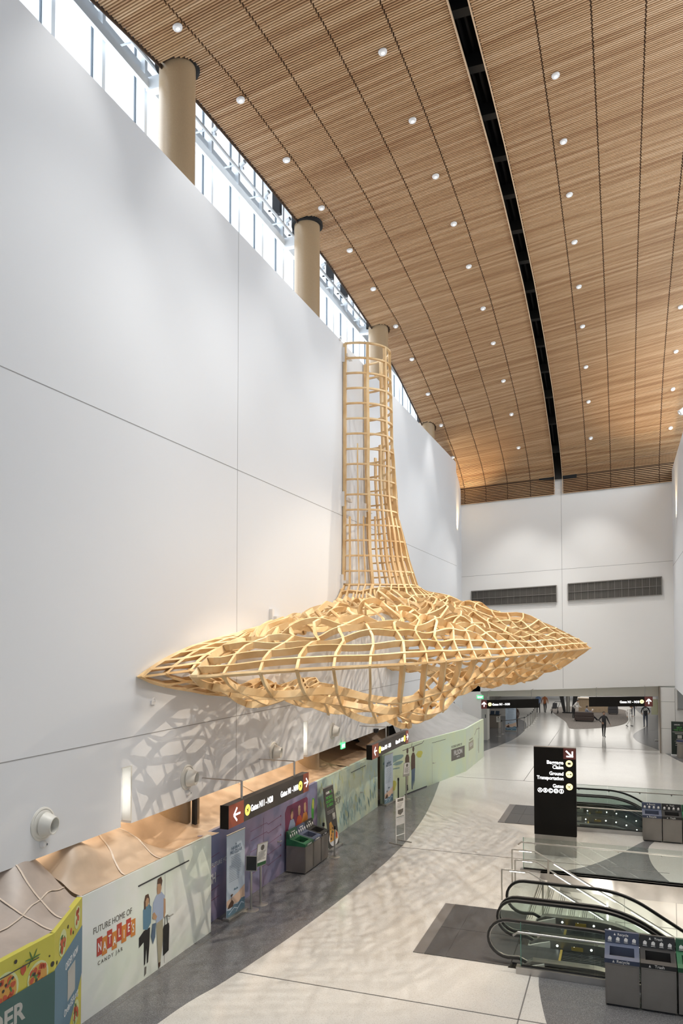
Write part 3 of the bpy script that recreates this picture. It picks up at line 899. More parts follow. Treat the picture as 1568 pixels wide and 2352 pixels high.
barrier('glass_barrier', 'clear glass barrier in front of the rear escalators', ((-1.95, 28.95), (8.9, 28.95)))
barrier('glass_barrier', 'farthest clear glass barrier with rail behind the rear escalators', ((-2.2, 32.5), (8.9, 32.5)), cside=-1)
# the stairs
t = thing('staircase', 'white stone staircase with dark nosing strips beside the escalators', 'stairs', (-2.4, 19.7, 0))
g = G(); n = 0; x = -2.4; z = -.0
while x < 6:
    z -= .16; g.box((x, 19.75, z-.3), (x+.30, 23.28, z)); x += .30
link('steps', g, M_stairw, t)
g = G(); x = -2.4; z = 0
for k in range(27):
    z -= .16
    for q in range(3): g.box((x+.05+q*.05, 19.85, z), (x+.065+q*.05, 23.2, z+.003))
    x += .30
link('nosing_strips', g, mat('dark_nosing', (.12, .11, .10), .7), t)
g = G(); g.box((-2.35, 19.55, -5), (6, 19.75, -.1)); link('stringer', g, M_stairw, t)
def hand(y, x0, h, lab, side=1):
    r = thing('stair_handrail', lab, 'handrail', (x0, y, 0), 'stair handrails')
    sl = .16/.30
    g = G(); xs = -2.38
    pts = [(x0, y, 0), (x0, y, h), (xs, y, h), (5.5, y, h-(5.5-xs)*sl)]
    g.tube([pts[0], pts[1]], .022, 8); g.tube([pts[1], pts[2]], .022, 8); g.tube([pts[2], pts[3]], .022, 8)
    link('rail', g, M_rail, r)
    for k in range(5):
        x = xs+.35+k*1.55; zt = h-(x-xs)*sl
        g = G(); g.box((x-.025, y-.012, zt-h-.1), (x+.025, y+.012, zt)); link('post', g, M_rail, r)
    g = G()
    g.box((x0+.2, y-.01, h-.034), (xs-.1, y+.01, h-.024))
    for k in range(4):
        a = xs+.5+k*2.0; b = a+1.6
        g.hexa([(a, y-.012, h-(a-xs)*sl-.045), (b, y-.012, h-(b-xs)*sl-.045), (b, y+.012, h-(b-xs)*sl-.045), (a, y+.012, h-(a-xs)*sl-.045),
                (a, y-.012, h-(a-xs)*sl-.022), (b, y-.012, h-(b-xs)*sl-.022), (b, y+.012, h-(b-xs)*sl-.022), (a, y+.012, h-(a-xs)*sl-.022)])
    link('light_strip', g, M_led, r)
    return r
hand(20.6, -3.08, .80, 'satin metal stair handrail with light strip nearest the escalators')
hand(22.15, -3.02, .93, 'satin metal stair handrail with light strip, tall one of the middle pair')
hand(22.25, -2.95, .62, 'lower satin metal rail beside the tall middle stair handrail')

# ================================================================ PYLON
px0, px1, py = -2.74, -1.44, 25.3
t = thing('wayfinding_pylon', 'tall black wayfinding pylon with lit white lettering on a steel base', 'sign', (px0, py, 0))
g = G(); g.box((px0, py, .64), (px1, py+.2, 3.42)); link('body', g, M_black, t, bevel=.006)
g = G(); g.box((px0, py-.0, 3.42), (px1, py+.2, 3.44)); link('top_cap', g, mat('grey_cap', (.25, .24, .23), .5), t)
g = G(); g.box((px0+.01, py+.01, 0), (px1-.01, py+.19, .64)); link('base', g, M_steel, t)
f = Fr((px0, py, 0), (1, 0, 0)); Wp = px1-px0
g = G(); f.rect(g, Wp-.38, 3.08, Wp-.005, 3.42); link('arrow_panel', g, M_maroon, t)
g = G(); f.line(g, [(Wp-.30, 3.34), (Wp-.12, 3.17)], .045, .007); f.line(g, [(Wp-.105, 3.33), (Wp-.105, 3.15)], .045, .007); f.line(g, [(Wp-.29, 3.165), (Wp-.083, 3.165)], .045, .007)
link('arrow', g, M_litw, t)
for s_, v, w_ in (('Baggage', 2.905, .51), ('Claim', 2.755, .33), ('Ground', 2.555, .43), ('Transportation', 2.405, .82), ('Gates', 2.16, .33)):
    text(s_, f, .92, v, .155, M_litw, t, align='RIGHT', bold=.02, fit=w_)
for v in (2.94, 2.60, 2.21):
    g = G(); f.disc(g, 1.095, v, .105, .003); link('symbol_disc', g, M_litpy, t)
g = G()
f.rect(g, 1.05, 2.905, 1.14, 2.975, .0065); f.line(g, [(1.03, 2.905), (1.03, 2.975)], .012, .0065); f.line(g, [(1.16, 2.905), (1.16, 2.975)], .012, .0065)
f.rect(g, 1.03, 2.585, 1.08, 2.605, .0065); f.poly(g, [(1.10, 2.585), (1.17, 2.585), (1.16, 2.62), (1.12, 2.62)], .0065)
f.line(g, [(1.04, 2.16), (1.15, 2.26)], .014, .0065); f.line(g, [(1.03, 2.24), (1.10, 2.21), (1.13, 2.14)], .016, .0065)
link('symbol', g, M_ink, t)
for i, ch in enumerate('ABCDS'):
    u = .19+i*.165
    g = G(); f.ring(g, u, 2.055, .066, .008, .006); link('letter_ring', g, M_litw, t)
    text(ch, f, u, 2.018, .115, M_litw, t, align='CENTER', bold=.03)

# ================================================================ LITTER BINS
CB = {'blue': ((.045, .06, .11), (.075, .095, .155), 'Recycle'), 'black': ((.014, .014, .014), (.02, .02, .02), 'Trash'), 'green': ((.015, .09, .04), (.02, .13, .055), 'Compost')}
def litter_bin(x, y, colr, lab, grp, rot=0, w=.62, d=.62):
    """stands with its lower-left front corner at x,y; rot 0 faces -y, 90 faces +x"""
    c1, c2, word = CB[colr]
    mA = mat('bin_%s_panel' % colr, c1, .45); mB = mat('bin_%s_hood' % colr, c2, .45)
    ax = Vector((1, 0, 0)) if rot == 0 else Vector((0, 1, 0))
    f = Fr((x, y, 0), ax); dn = -f.n
    t = thing('litter_bin', lab, 'bin', (x, y, 0), grp)
    def P(u, v, w_): return f.o+ax*u+Vector((0, 0, v))+dn*w_
    def hx(g, u0, u1, pr, mi=0):  # profile pr in (depth, height)
        g.prism([P(u0, b, a) for a, b in pr], ax*(u1-u0), mi)
    g = G(); hx(g, .01, w-.01, [(.01, .04), (d, .04), (d, .80), (.01, .80)]); link('body', g, M_bin, t)
    g = G(); hx(g, .04, w-.04, [(.05, 0), (d-.04, 0), (d-.04, .04), (.05, .04)]); link('plinth', g, M_blacks, t)
    g = G(); hx(g, .035, w-.035, [(.0, .07), (.012, .07), (.012, .77), (0, .77)]); link('door', g, M_bin, t, bevel=.003)
    # hood: sloping top with a chute, fascia strip, raised rear sign
    g = G()
    u0, u1, v0, v1 = .10, w-.10, .12, .36
    def T(u, k): return P(u, .88+k*.11, k*.50)      # sloping plane k 0..1
    ks = [0, .22, .80, 1.0]; us = [0, .09, w-.09, w]
    for i in range(3):
        for j in range(3):
            if i == 1 and j == 1: continue
            g.add([T(us[i], ks[j]), T(us[i+1], ks[j]), T(us[i+1], ks[j+1]), T(us[i], ks[j+1])], [(0, 1, 2, 3)])
    g.add([P(0, .80, 0), P(w, .80, 0), P(w, .88, 0), P(0, .88, 0)], [(0, 1, 2, 3)])
    for u in (0, w): g.add([P(u, .80, 0), P(u, .88, 0), P(u, .99, .5), P(u, .99, d), P(u, .80, d)], [(0, 1, 2, 3, 4)])
    g.add([P(0, .80, d), P(w, .80, d), P(w, 1.18, d), P(0, 1.18, d)], [(0, 1, 2, 3)])
    a, b, c_, e = T(us[1], ks[1]), T(us[2], ks[1]), T(us[2], ks[2]), T(us[1], ks[2]); dz = Vector((0, 0, -.25))
    g.add([a, b, c_, e, a+dz, b+dz, c_+dz, e+dz], [(0, 1, 5, 4), (1, 2, 6, 5), (2, 3, 7, 6), (3, 0, 4, 7)])
    hood_ = link('hood', g, mB, t, fixn=False)
    g = G(); q0, q1 = ks[1], ks[2]
    g.add([a+dz, b+dz, c_+dz, e+dz], [(0, 1, 2, 3)]); link('chute', g, M_void, hood_)
    g = G(); hx(g, 0, w, [(-.004, .80), (.0, .80), (.0, .88), (-.004, .88)]); ff_ = link('front_fascia', g, mA, t)
    g = G(); hx(g, 0, w, [(.50, .99), (d, .99), (d, 1.20), (.555, 1.20)]); rs_ = link('rear_sign', g, mA, t)
    s1 = Fr(P(0, .82, -.005), ax); text(word, s1, w/2+.02, .0, .075, M_paper, ff_, align='CENTER', bold=.01)
    rdir = (Vector((0, 0, .21))+dn*.055).normalized(); s2 = Fr(P(0, .99, .498), ax, rdir)
    text(word, s2, w/2+.02, .145, .065, M_paper, rs_, align='CENTER', bold=.01)
    g = G()
    for k in range(4):
        cx = .09+k*(w-.18)/3
        s2.poly(g, [(cx-.035, .055), (cx+.03, .05), (cx+.035, .10), (cx+.0, .125), (cx-.03, .10)]); s2.rect(g, cx-.04, .025, cx+.04, .03); s2.rect(g, cx-.035, .036, cx+.03, .041)
    s2.poly(g, [(w/2-.15, .145), (w/2-.11, .145), (w/2-.13, .19)]); s1.poly(g, [(w/2-.17, 0), (w/2-.13, 0), (w/2-.15, .045)])
    link('pictograms', g, M_paper, rs_)
    return t
grp = 'bins by the near glass barrier'
litter_bin(-.40, 15.42, 'blue', 'near recycling bin with blue hood, in front of the glass barrier', grp)
litter_bin(.235, 15.42, 'black', 'near trash bin with black hood, right of the blue one', grp)
litter_bin(.87, 15.42, 'green', 'near bin with green hood, cut by the right picture edge', grp)
grp = 'bins by the rear escalators'
litter_bin(.55, 28.2, 'blue', 'distant recycling bin with blue hood beside the rear escalators', grp)
litter_bin(1.18, 28.2, 'black', 'distant trash bin with black hood beside the rear escalators', grp)
litter_bin(1.81, 28.2, 'green', 'distant bin with green hood at the right picture edge', grp)
grp = 'bins along the purple hoarding'
litter_bin(-8.78, 20.75, 'green', 'bin with green hood against the purple hoarding', grp, 90)
litter_bin(-8.78, 21.38, 'blue', 'bin with blue hood between green and black ones at the purple hoarding', grp, 90)
litter_bin(-8.78, 22.01, 'black', 'bin with black hood against the purple hoarding', grp, 90)
# ================================================================ PRINTED HOARDINGS
def hoard(name, lab, p0, p1, h, m, thick=.1):
    p0 = Vector((*p0, 0)); p1 = Vector((*p1, 0)); xd = (p1-p0).normalized()
    f = Fr(p0, xd); L = (p1-p0).length
    t = thing(name, lab, 'hoarding', p0, 'printed hoardings along the west side')
    g = G(); g.prism([f.p(0, 0, -thick), f.p(L, 0, -thick), f.p(L, 0, 0), f.p(0, 0, 0)], (0, 0, h)); link('panel', g, m, t)
    return t, f, L
def blob(f, g, u, v, rx, ry, n=14, w=.003, jag=.2, d=.002, rot=0, seed=0, mi=0):
    rnd = random.Random(seed); pts = []
    for k in range(n):
        a = 2*PI*k/n; r = 1+rnd.uniform(-jag, jag)
        x, y = rx*r*math.cos(a), ry*r*math.sin(a)
        pts.append((u+x*math.cos(rot)-y*math.sin(rot), v+x*math.sin(rot)+y*math.cos(rot)))
    f.poly(g, pts, w, d, mi)
PR = {k: mat('print_'+k, c, .55) for k, c in dict(red=(.50, .07, .05), orange=(.62, .24, .05), skin=(.48, .30, .18), brown=(.10, .055, .035), blue=(.12, .25, .36), paleblue=(.38, .46, .62), khaki=(.38, .36, .26), black=(.02, .02, .02),
      tomato=(.50, .09, .04), leaf=(.09, .20, .06), plate=(.60, .66, .35), pizza=(.60, .32, .07), olive=(.04, .035, .03), darkteal=(.05, .12, .11), wash=(.27, .42, .42), yellow=(.62, .62, .12), maroon=(.20, .04, .10), white=(.75, .75, .75),
      sand=(.70, .52, .40), sea=(.12, .22, .30), skyb=(.50, .60, .72), green=(.10, .42, .08), dgreen=(.03, .12, .05), greyb=(.16, .15, .13), palegrey=(.45, .45, .42), denim=(.10, .16, .24)).items()}
def pr(f, t, name, key, fn):
    g = G(); fn(g); return link(name, g, PR[key], t)
# -- yellow and teal food board (two folded faces)
Y1 = 11.40
for nm, a, b, lb in (('outer', (-8.42, 8.2), (-8.46, 9.87), 'yellow and teal food-print hoarding at the lower left corner'), ('inner', (-8.46, 9.87), (-9.17, Y1), 'narrow angled food-print hoarding between lower left corner and mint board')):
    t, f, L = hoard('hoarding', lb, a, b, 2.26, M_yel)
    if nm == 'outer':
        pr(f, t, 'teal_band', 'darkteal', lambda g: f.poly(g, [(0, .0), (L, .0), (L, 1.68), (0, 1.68)], .013))
        text('ORDER', f, 1.0, 1.26, .38, PR['palegrey'], t, align='RIGHT', bold=.03, w=.017)
        text('FROM YOUR PHONE', f, 1.0, 1.02, .12, PR['palegrey'], t, align='RIGHT', bold=.01, w=.017)
        pl = [(.62, 1.80, .27), (1.30, 1.74, .23)]
        pr(f, t, 'printed_plate', 'plate', lambda g: [f.disc(g, u, v, r, .002) for u, v, r in pl if v < 2.1])
        pr(f, t, 'printed_pizza', 'pizza', lambda g: [blob(f, g, u, v, r*.85, r*.85, 20, .005, .06, seed=3) for u, v, r in pl])
        rnd = random.Random(5)
        pr(f, t, 'printed_tomato', 'tomato', lambda g: [blob(f, g, u+rnd.uniform(-r, r)*.62, v+rnd.uniform(-r, r)*.62, .045, .045, 10, .008, .2, seed=i) for i in range(11) for u, v, r in pl]+[blob(f, g, .98, 1.97, .055, .07, w=.004)])
        pr(f, t, 'printed_leaf', 'leaf', lambda g: [blob(f, g, u+rnd.uniform(-r, r)*.6, v+rnd.uniform(-r, r)*.6, .05, .018, 8, .009, .1, rot=i, seed=i) for i in range(5) for u, v, r in pl]+[blob(f, g, 1.18+.08*math.cos(i), 2.06+.05*math.sin(i), .085, .012, 8, .004, .1, rot=i) for i in range(5)])
        pr(f, t, 'printed_olive', 'olive', lambda g: [blob(f, g, u+rnd.uniform(-r, r)*.6, v+rnd.uniform(-r, r)*.6, .025, .025, 8, .01, .1, seed=i) for i in range(4) for u, v, r in pl]+[f.disc(g, 1.62, 1.80, .04, .006), f.disc(g, .82, 2.15, .03, .006), f.disc(g, 1.55, 1.95, .015, .006)])
        g = G(); f.rect(g, 0, 2.02, 1.30, 2.035, .014, .004); link('slot_line', g, M_ink, t)
    else:
        pr(f, t, 'teal_band', 'sea', lambda g: f.poly(g, [(0, 0), (.35, 0), (L, .92), (L, 1.76), (0, 1.68)], .002))
        text('ORDER NOW', f, .62, 1.40, .17, PR['white'], t, w=.006, fit=.78); text('OrderSEA.org', f, .56, .66, .17, PR['white'], t, w=.006, fit=.88)
        # blank white square stands where the printed code is left out
        pr(f, t, 'blank_patch', 'palegrey', lambda g: f.rect(g, .76, .84, 1.22, 1.34, .006))
        pl = [(.45, 1.93, .21), (1.35, 2.02, .19), (1.32, .40, .2)]
        pr(f, t, 'printed_plate', 'plate', lambda g: [f.disc(g, u, v, r, .002) for u, v, r in pl])
        rnd = random.Random(8)
        pr(f, t, 'printed_leaf', 'leaf', lambda g: [blob(f, g, u+rnd.uniform(-r, r)*.6, v+rnd.uniform(-r, r)*.6, .07, .03, 9, .006, .2, rot=i, seed=i) for i in range(9) for u, v, r in pl[::2]])
        pr(f, t, 'printed_tomato', 'tomato', lambda g: [blob(f, g, u+rnd.uniform(-r, r)*.6, v+rnd.uniform(-r, r)*.6, .045, .05, 9, .008, .2, seed=i) for i in range(8) for u, v, r in pl]+[blob(f, g, .95, 1.93, .05, .06)])
        pr(f, t, 'printed_olive', 'olive', lambda g: [f.disc(g, a_, b_, .03, .006) for a_, b_ in ((.75, 2.08), (.12, 1.75), (1.08, 1.86))])
# -- mint board
t, f, L = hoard('hoarding', 'pale mint printed hoarding showing two painted travellers and a suitcase', (HX, Y1), (HX, 16.0), 2.26, M_hgreen)
MY0 = Y1
def U(y): return y-MY0
f2 = f
text('FUTURE HOME OF', f, U(11.72), 1.47, .17, PR['greyb'], t, sx=.84)
red = [(0, 0), (1, -.04), (2, .03), (3, -.05), (4, .05), (5, -.03), (6, .04), (7, -.02)]
for i, ch in enumerate("NATALIES"):
    u0 = U(11.83)+i*.1475; dv = red[i][1]
    pr(f, t, 'logo_tile', 'red' if i % 2 == 0 else 'orange', lambda g: f.rect(g, u0, 1.03+dv, u0+.15, 1.36+dv, .003, .004))
    text(ch, f, u0+.075, 1.11+dv, .23, M_paper, t, align='CENTER', bold=.015, w=.009, sx=.62)
text("'", f, U(11.83)+7*.1475+.0, 1.14, .23, M_paper, t, bold=.01, w=.009, sx=.7)
text('CANDY JAR', f, U(11.86), .86, .10, PR['greyb'], t, sx=1.05, spacing=1.45, bold=.006)
def fig(lst):
    for nm, key, pts in lst:
        pr(f, t, nm, key, lambda g: f.poly(g, [(U(13.0)+a, b) for a, b in pts], .003+.001*fig.n, .002)); fig.n += .6
fig.n = 0
fig([('painted_trousers', 'black', [(.30, .98), (.52, .98), (.50, .6), (.46, .30), (.42, .28), (.40, .62), (.36, .30), (.32, .28), (.31, .62)]),
     ('painted_jacket', 'blue', [(.27, 1.40), (.33, 1.46), (.48, 1.46), (.56, 1.38), (.55, 1.06), (.42, .96), (.28, 1.02)]),
     ('painted_face', 'skin', [(.34, 1.48), (.37, 1.44), (.43, 1.44), (.47, 1.50), (.46, 1.60), (.38, 1.62)]),
     ('painted_hair', 'brown', [(.31, 1.40), (.30, 1.56), (.35, 1.68), (.45, 1.68), (.50, 1.56), (.50, 1.36), (.47, 1.58), (.40, 1.62), (.35, 1.56), (.36, 1.40)]),
     ('painted_bag', 'black', [(.14, .90), (.30, .98), (.31, .76), (.14, .70)]),
     ('painted_boot', 'greyb', [(.34, .24), (.40, .24), (.39, .10), (.33, .06)]),
     ('painted_shirt', 'paleblue', [(.60, 1.20), (.62, 1.44), (.74, 1.56), (.92, 1.58), (1.04, 1.46), (1.0, 1.10), (.98, .98), (.74, .94), (.72, 1.16)]),
     ('painted_trousers', 'khaki', [(.74, .98), (.98, 1.0), (.99, .62), (.94, .30), (.90, .14), (.82, .14), (.78, .5)]),
     ('painted_face', 'skin', [(.76, 1.60), (.78, 1.56), (.88, 1.56), (.92, 1.66), (.90, 1.80), (.78, 1.80), (.75, 1.70)]),
     ('painted_hair', 'brown', [(.76, 1.78), (.78, 1.88), (.90, 1.90), (.95, 1.80), (.91, 1.68), (.88, 1.76)]),
     ('painted_arm', 'skin', [(1.0, 1.42), (1.07, 1.38), (1.08, 1.10), (1.02, .98), (1.0, 1.10)]),
     ('painted_arm', 'skin', [(.60, 1.22), (.66, 1.24), (.76, 1.12), (.72, 1.06), (.60, 1.12)]),
     ('painted_coat', 'denim', [(.60, 1.02), (.72, 1.0), (.70, .72), (.62, .60), (.55, .78)]),
     ('painted_shoe', 'brown', [(.82, .14), (.90, .14), (.89, .05), (.83, .02)]),
     ('painted_suitcase', 'black', [(.98, .78), (1.02, .84), (1.20, .84), (1.22, .76), (1.20, .26), (1.0, .22)])])
g = G(); g.tube([f.p(U(13.0)+1.05, .84, .006), f.p(U(13.0)+1.06, 1.0, .006), f.p(U(13.0)+1.13, 1.02, .006), f.p(U(13.0)+1.16, .84, .006)], .008, 6); link('painted_handle', g, PR['greyb'], t)
g = G(); f.rect(g, U(13.10), 1.925, U(15.0), 1.95, .003, .012); link('slot_line', g, M_ink, t)
g = G(); f.rect(g, U(14.05), .05, U(14.06), 1.9, .001, .002); link('door_joint', g, M_groove, t)
def lever(f, u, v, t):
    g = G(); g.lathe([(.03, 0), (.03, .02), (.012, .02), (.012, .07)], f.p(u, v, 0), f.n, 12); g.tube([f.p(u, v, .065), f.p(u+.14, v, .065)], .012, 8); link('door_lever', g, M_rail, t)
lever(f, U(14.14), 1.0, t)
g = G(); g.box((HX-.1, Y1-.02, 0), (HX+.012, Y1+.02, 2.27)); link('corner_strip', g, M_white, t)
# -- purple board
t, f, L = hoard('hoarding', 'purple printed hoarding with three painted band players in a frame', (-9.47, 16.02), (-9.49, 23.42), 2.2, M_hpurple)
def U(y): return y-16.02
text('FUTURE HOME OF', f, U(17.12), 1.30, .16, PR['white'], t, align='CENTER', sx=.9)
text('SH', f, U(16.42), .92, .34, PR['white'], t, bold=.02, sx=.8); text('DZ', f, U(17.66), .98, .34, PR['white'], t, bold=.02, sx=.8)
pr(f, t, 'painted_frame', 'maroon', lambda g: f.poly(g, [(U(20.9), .65), (U(22.5), .65), (U(22.6), .75), (U(22.6), 1.80), (U(22.5), 1.88), (U(21.0), 1.88), (U(20.85), 1.72)], .002))
for i, (u, key, hk) in enumerate(((21.35, 'paleblue', 'brown'), (21.9, 'tomato', 'sand'), (22.35, 'orange', 'skin'))):
    pr(f, t, 'painted_shirt', key, lambda g: f.poly(g, [(U(u)-.26, .66), (U(u)+.2, .66), (U(u)+.24, 1.25), (U(u)+.12, 1.42), (U(u)-.12, 1.42), (U(u)-.26, 1.2)], .005+.002*i))
    pr(f, t, 'painted_face', 'skin', lambda g: blob(f, g, U(u), 1.56, .09, .14, 14, .007+.002*i, .05))
    pr(f, t, 'painted_hair', hk, lambda g: f.poly(g, [(U(u)-.10, 1.56), (U(u)-.08, 1.72), (U(u)+.04, 1.74), (U(u)+.09, 1.66), (U(u)-.03, 1.66)], .009+.002*i))
    pr(f, t, 'painted_arm', 'skin', lambda g: f.poly(g, [(U(u)-.05, 1.0), (U(u)+.22, 1.08), (U(u)+.3, 1.2), (U(u)+.24, 1.0), (U(u), .9)], .009+.002*i))
pr(f, t, 'painted_drummer', 'green', lambda g: f.poly(g, [(U(22.95), .9), (U(23.1), 1.1), (U(23.15), 1.7), (U(23.0), 1.75), (U(22.9), 1.4)], .003))
pr(f, t, 'painted_drummer_face', 'yellow', lambda g: blob(f, g, U(23.04), 1.55, .07, .16, 12, .006, .1))
pr(f, t, 'painted_drummer_legs', 'sea', lambda g: f.poly(g, [(U(22.95), .9), (U(23.1), .95), (U(23.25), .5), (U(23.05), .45)], .003))
g = G()
for a in (.5, .75, 1.0, 1.3, 1.55): f.line(g, [(U(16.1), a), (U(16.9), a+.04)], .01, .001, .002)
for v in (.55, .85, 1.15, 1.45, 1.7): f.line(g, [(U(18.6), v), (U(19.6), v+.02), (U(19.7), v-.05), (U(20.5), v)], .010, .001, .002); f.disc(g, U(20.55), v, .03, .001, .002)
f.rect(g, U(19.4), .05, U(19.41), 1.9, .001, .002)
link('painted_lines', g, PR['maroon'], t); lever(f, U(20.35), 1.0, t)
# -- teal watercolour board
t, f, L = hoard('hoarding', 'teal and yellow watercolour hoarding between purple and lime boards', (-9.5, 23.42), (-9.52, 30.1), 2.2, M_hteal)
def U(y): return y-23.42
text('FUTURE HOME OF', f, U(24.62), 1.38, .17, PR['wash'], t, sx=.72)
text('sodaPOP', f, U(24.66), 1.08, .32, PR['greyb'], t, sx=.85, bold=.006)
g = G(); f.rect(g, U(26.8), 1.93, U(28.5), 1.95, .002, .01); link('slot_line', g, M_ink, t); lever(f, U(27.9), 1.0, t)
rnd = random.Random(11)
pr(f, t, 'painted_wash', 'wash', lambda g: [blob(f, g, rnd.uniform(2.2, L-.3), rnd.uniform(.25, 1.0), .05, .16, 9, .0012, .3, .001, rot=.4, seed=i) for i in range(46)])
pr(f, t, 'painted_light_wash', 'plate', lambda g: [blob(f, g, rnd.uniform(.2, L-.3), rnd.uniform(.4, 2.0), .04, .15, 9, .0026, .3, .001, rot=.4, seed=i) for i in range(40)])
# -- lime board (bends into the hall)
t, f, L = hoard('hoarding', 'lime green hoarding with a painted aeroplane and two painted walkers', (-9.5, 30.66), (-7.74, 39.75), 2.2, M_hlime)
def V(u, v): return (u, v)
pr(f, t, 'painted_plane', 'wash', lambda g: [blob(f, g, 1.0, 1.72, .9, .14, 18, .001, .15, .001, rot=.05), f.line(g, [(.3, 1.35), (1.6, 1.28)], .05, .002), blob(f, g, 1.45, 1.50, .45, .08, 12, .003, .2, .001)])
pr(f, t, 'painted_glider', 'greyb', lambda g: [f.line(g, [(1.9, 1.98), (3.9, 2.08), (4.1, 2.18)], .03, .003), f.line(g, [(2.75, 2.02), (2.85, 2.19)], .03, .003), f.disc(g, .72, 1.0, .09, .003), f.line(g, [(.72, 1.08), (.74, 1.25)], .03, .003)])
pr(f, t, 'painted_sun', 'yellow', lambda g: [blob(f, g, 3.6, 1.62, .3, .16, 12, .001, .3, .001), blob(f, g, 1.0, .62, .25, .22, 12, .001, .3, .001)])
for u, top, bot in ((2.35, 'brown', 'greyb'), (2.95, 'brown', 'denim')):
    pr(f, t, 'painted_coat', top, lambda g: f.poly(g, [(u-.22, 1.2), (u-.2, 1.62), (u-.08, 1.76), (u+.1, 1.76), (u+.2, 1.6), (u+.2, 1.05), (u-.2, 1.0)], .003))
    pr(f, t, 'painted_hair', 'brown', lambda g: blob(f, g, u+.02, 1.92, .09, .13, 12, .003, .1))
    if u < 2.6:
        pr(f, t, 'painted_shorts', bot, lambda g: f.poly(g, [(u-.22, .9), (u-.2, 1.05), (u+.2, 1.05), (u+.22, .9), (u, .84)], .004))
        pr(f, t, 'painted_leg', 'khaki', lambda g: f.poly(g, [(u-.14, .86), (u+.1, .86), (u+.05, .42), (u-.08, .42)], .004))
        pr(f, t, 'painted_boot', 'black', lambda g: f.poly(g, [(u-.08, .42), (u+.05, .42), (u+.08, .18), (u-.14, .12)], .004))
    else: pr(f, t, 'painted_jeans', bot, lambda g: f.poly(g, [(u-.18, 1.02), (u+.2, 1.05), (u+.14, .5), (u+.02, .25), (u-.02, .6), (u-.08, .12), (u-.16, .16)], .004))
g = G(); f.rect(g, 5.0, .05, 5.01, 1.8, .001, .002); link('door_joint', g, M_groove, t); lever(f, 5.1, 1.0, t)
g = G(); f.rect(g, 5.0, 1.95, 6.6, 1.965, .001, .006); f.rect(g, 2.1, 0, 4.4, .05, .001, .006); link('slot_line', g, M_ink, t)
text('FUTURE HOME OF', f, 7.3, 1.42, .17, PR['greyb'], t, sx=1.0)
pr(f, t, 'logo_panel', 'greyb', lambda g: f.rect(g, 7.3, .78, 9.05, 1.36, .002, .003)); text('FILSON', f, 8.18, 1.02, .34, M_paper, t, align='CENTER', bold=.008, w=.007, sx=1.0); text('SEATTLE', f, 8.18, .88, .10, M_paper, t, align='CENTER', w=.007)
# -- pale end board
t, f, L = hoard('hoarding', 'pale lime end hoarding facing the hall, nearest the end wall', (-7.74, 39.76), (-7.72, 45.0), 2.2, mat('pale_lime_board', (.72, .80, .58), .5, col2=(.66, .76, .62), noise_scale=.7))
pr(f, t, 'logo_panel', 'khaki', lambda g: f.rect(g, .7, .95, 2.0, 1.4, .002, .003)); text('FILSON', f, 1.35, 1.12, .25, M_paper, t, align='CENTER', w=.007)
text('FUTURE HOME OF', f, 1.35, 1.46, .12, PR['khaki'], t, align='CENTER')
pr(f, t, 'painted_walker', 'khaki', lambda g: [f.line(g, [(3.6, .45), (3.7, 1.2), (3.7, 1.9)], .09, .002), f.line(g, [(2.4, 1.6), (3.0, 1.85), (3.9, 1.8)], .05, .002), f.line(g, [(3.4, 1.3), (3.4, .6)], .05, .002)])

# ================================================================ PLASTIC SHEETS OVER THE HOARDINGS
def sheet(name, lab, m, fn, nu, nv, seed, amp=.05, tape=None):
    rows = []
    for i in range(nu+1):
        row = []
        for j in range(nv+1):
            u, v = i/nu, j/nv
            p = Vector(fn(u, v)); e = math.sin(PI*v)**.5
            q = noise.noise(Vector((p.x*1.1+seed, p.y*.9, p.z)))*amp*1.6+noise.noise(Vector((p.x*4+seed, p.y*3.1, 3)))*amp*.45
            p.z += q*e; row.append(tuple(p))
        rows.append(row)
    g = G(); g.grid(rows)
    t = thing(name, lab, 'plastic sheet', rows[0][0], 'protective sheets over the hoardings')
    link('sheet', g, m, t, smooth='all', fixn=False)
    if tape:
        for (a, b) in tape:
            n = 24; pts = []
            for k in range(n+1):
                u = lerp(a[0], b[0], k/n); v = lerp(a[1], b[1], k/n)
                i = min(nu, int(round(u*nu))); j = min(nv, int(round(v*nv))); pts.append(Vector(rows[i][j])+Vector((0, 0, .012)))
            pts = [pts[0]]+[(pts[q-1]+pts[q]*2+pts[q+1])/4 for q in range(1, len(pts)-1)]+[pts[-1]] if len(pts) > 2 else pts
            g = G(); g.sweep(pts, [Vector((0, 0, 1))]*len(pts), .035, .004); link('tape', g, M_tape, t, fixn=False)
    return t
def f1(u, v):      # tent over the yellow boards
    y = lerp(8.2, 11.35, u); e = interp([(8.2, -8.5), (9.87, -8.54), (11.35, -9.2)], y)
    x = lerp(e, -12.0, v); pk = 1.0*math.exp(-((y-10.7)/.75)**2)*math.exp(-((v-.36)/.2)**2)+.35*math.sin(PI*v)
    return (x, y, 2.26+pk*.62*ss(v/.12)+.62*v*v)
sheet('plastic_sheet', 'pale clear sheet tented over the yellow board at the left edge', M_tanp, f1, 60, 50, 1, .05, [((.55, 0), (.5, .7)), ((.7, 0), (.72, .6)), ((0, .2), (1, .12))])
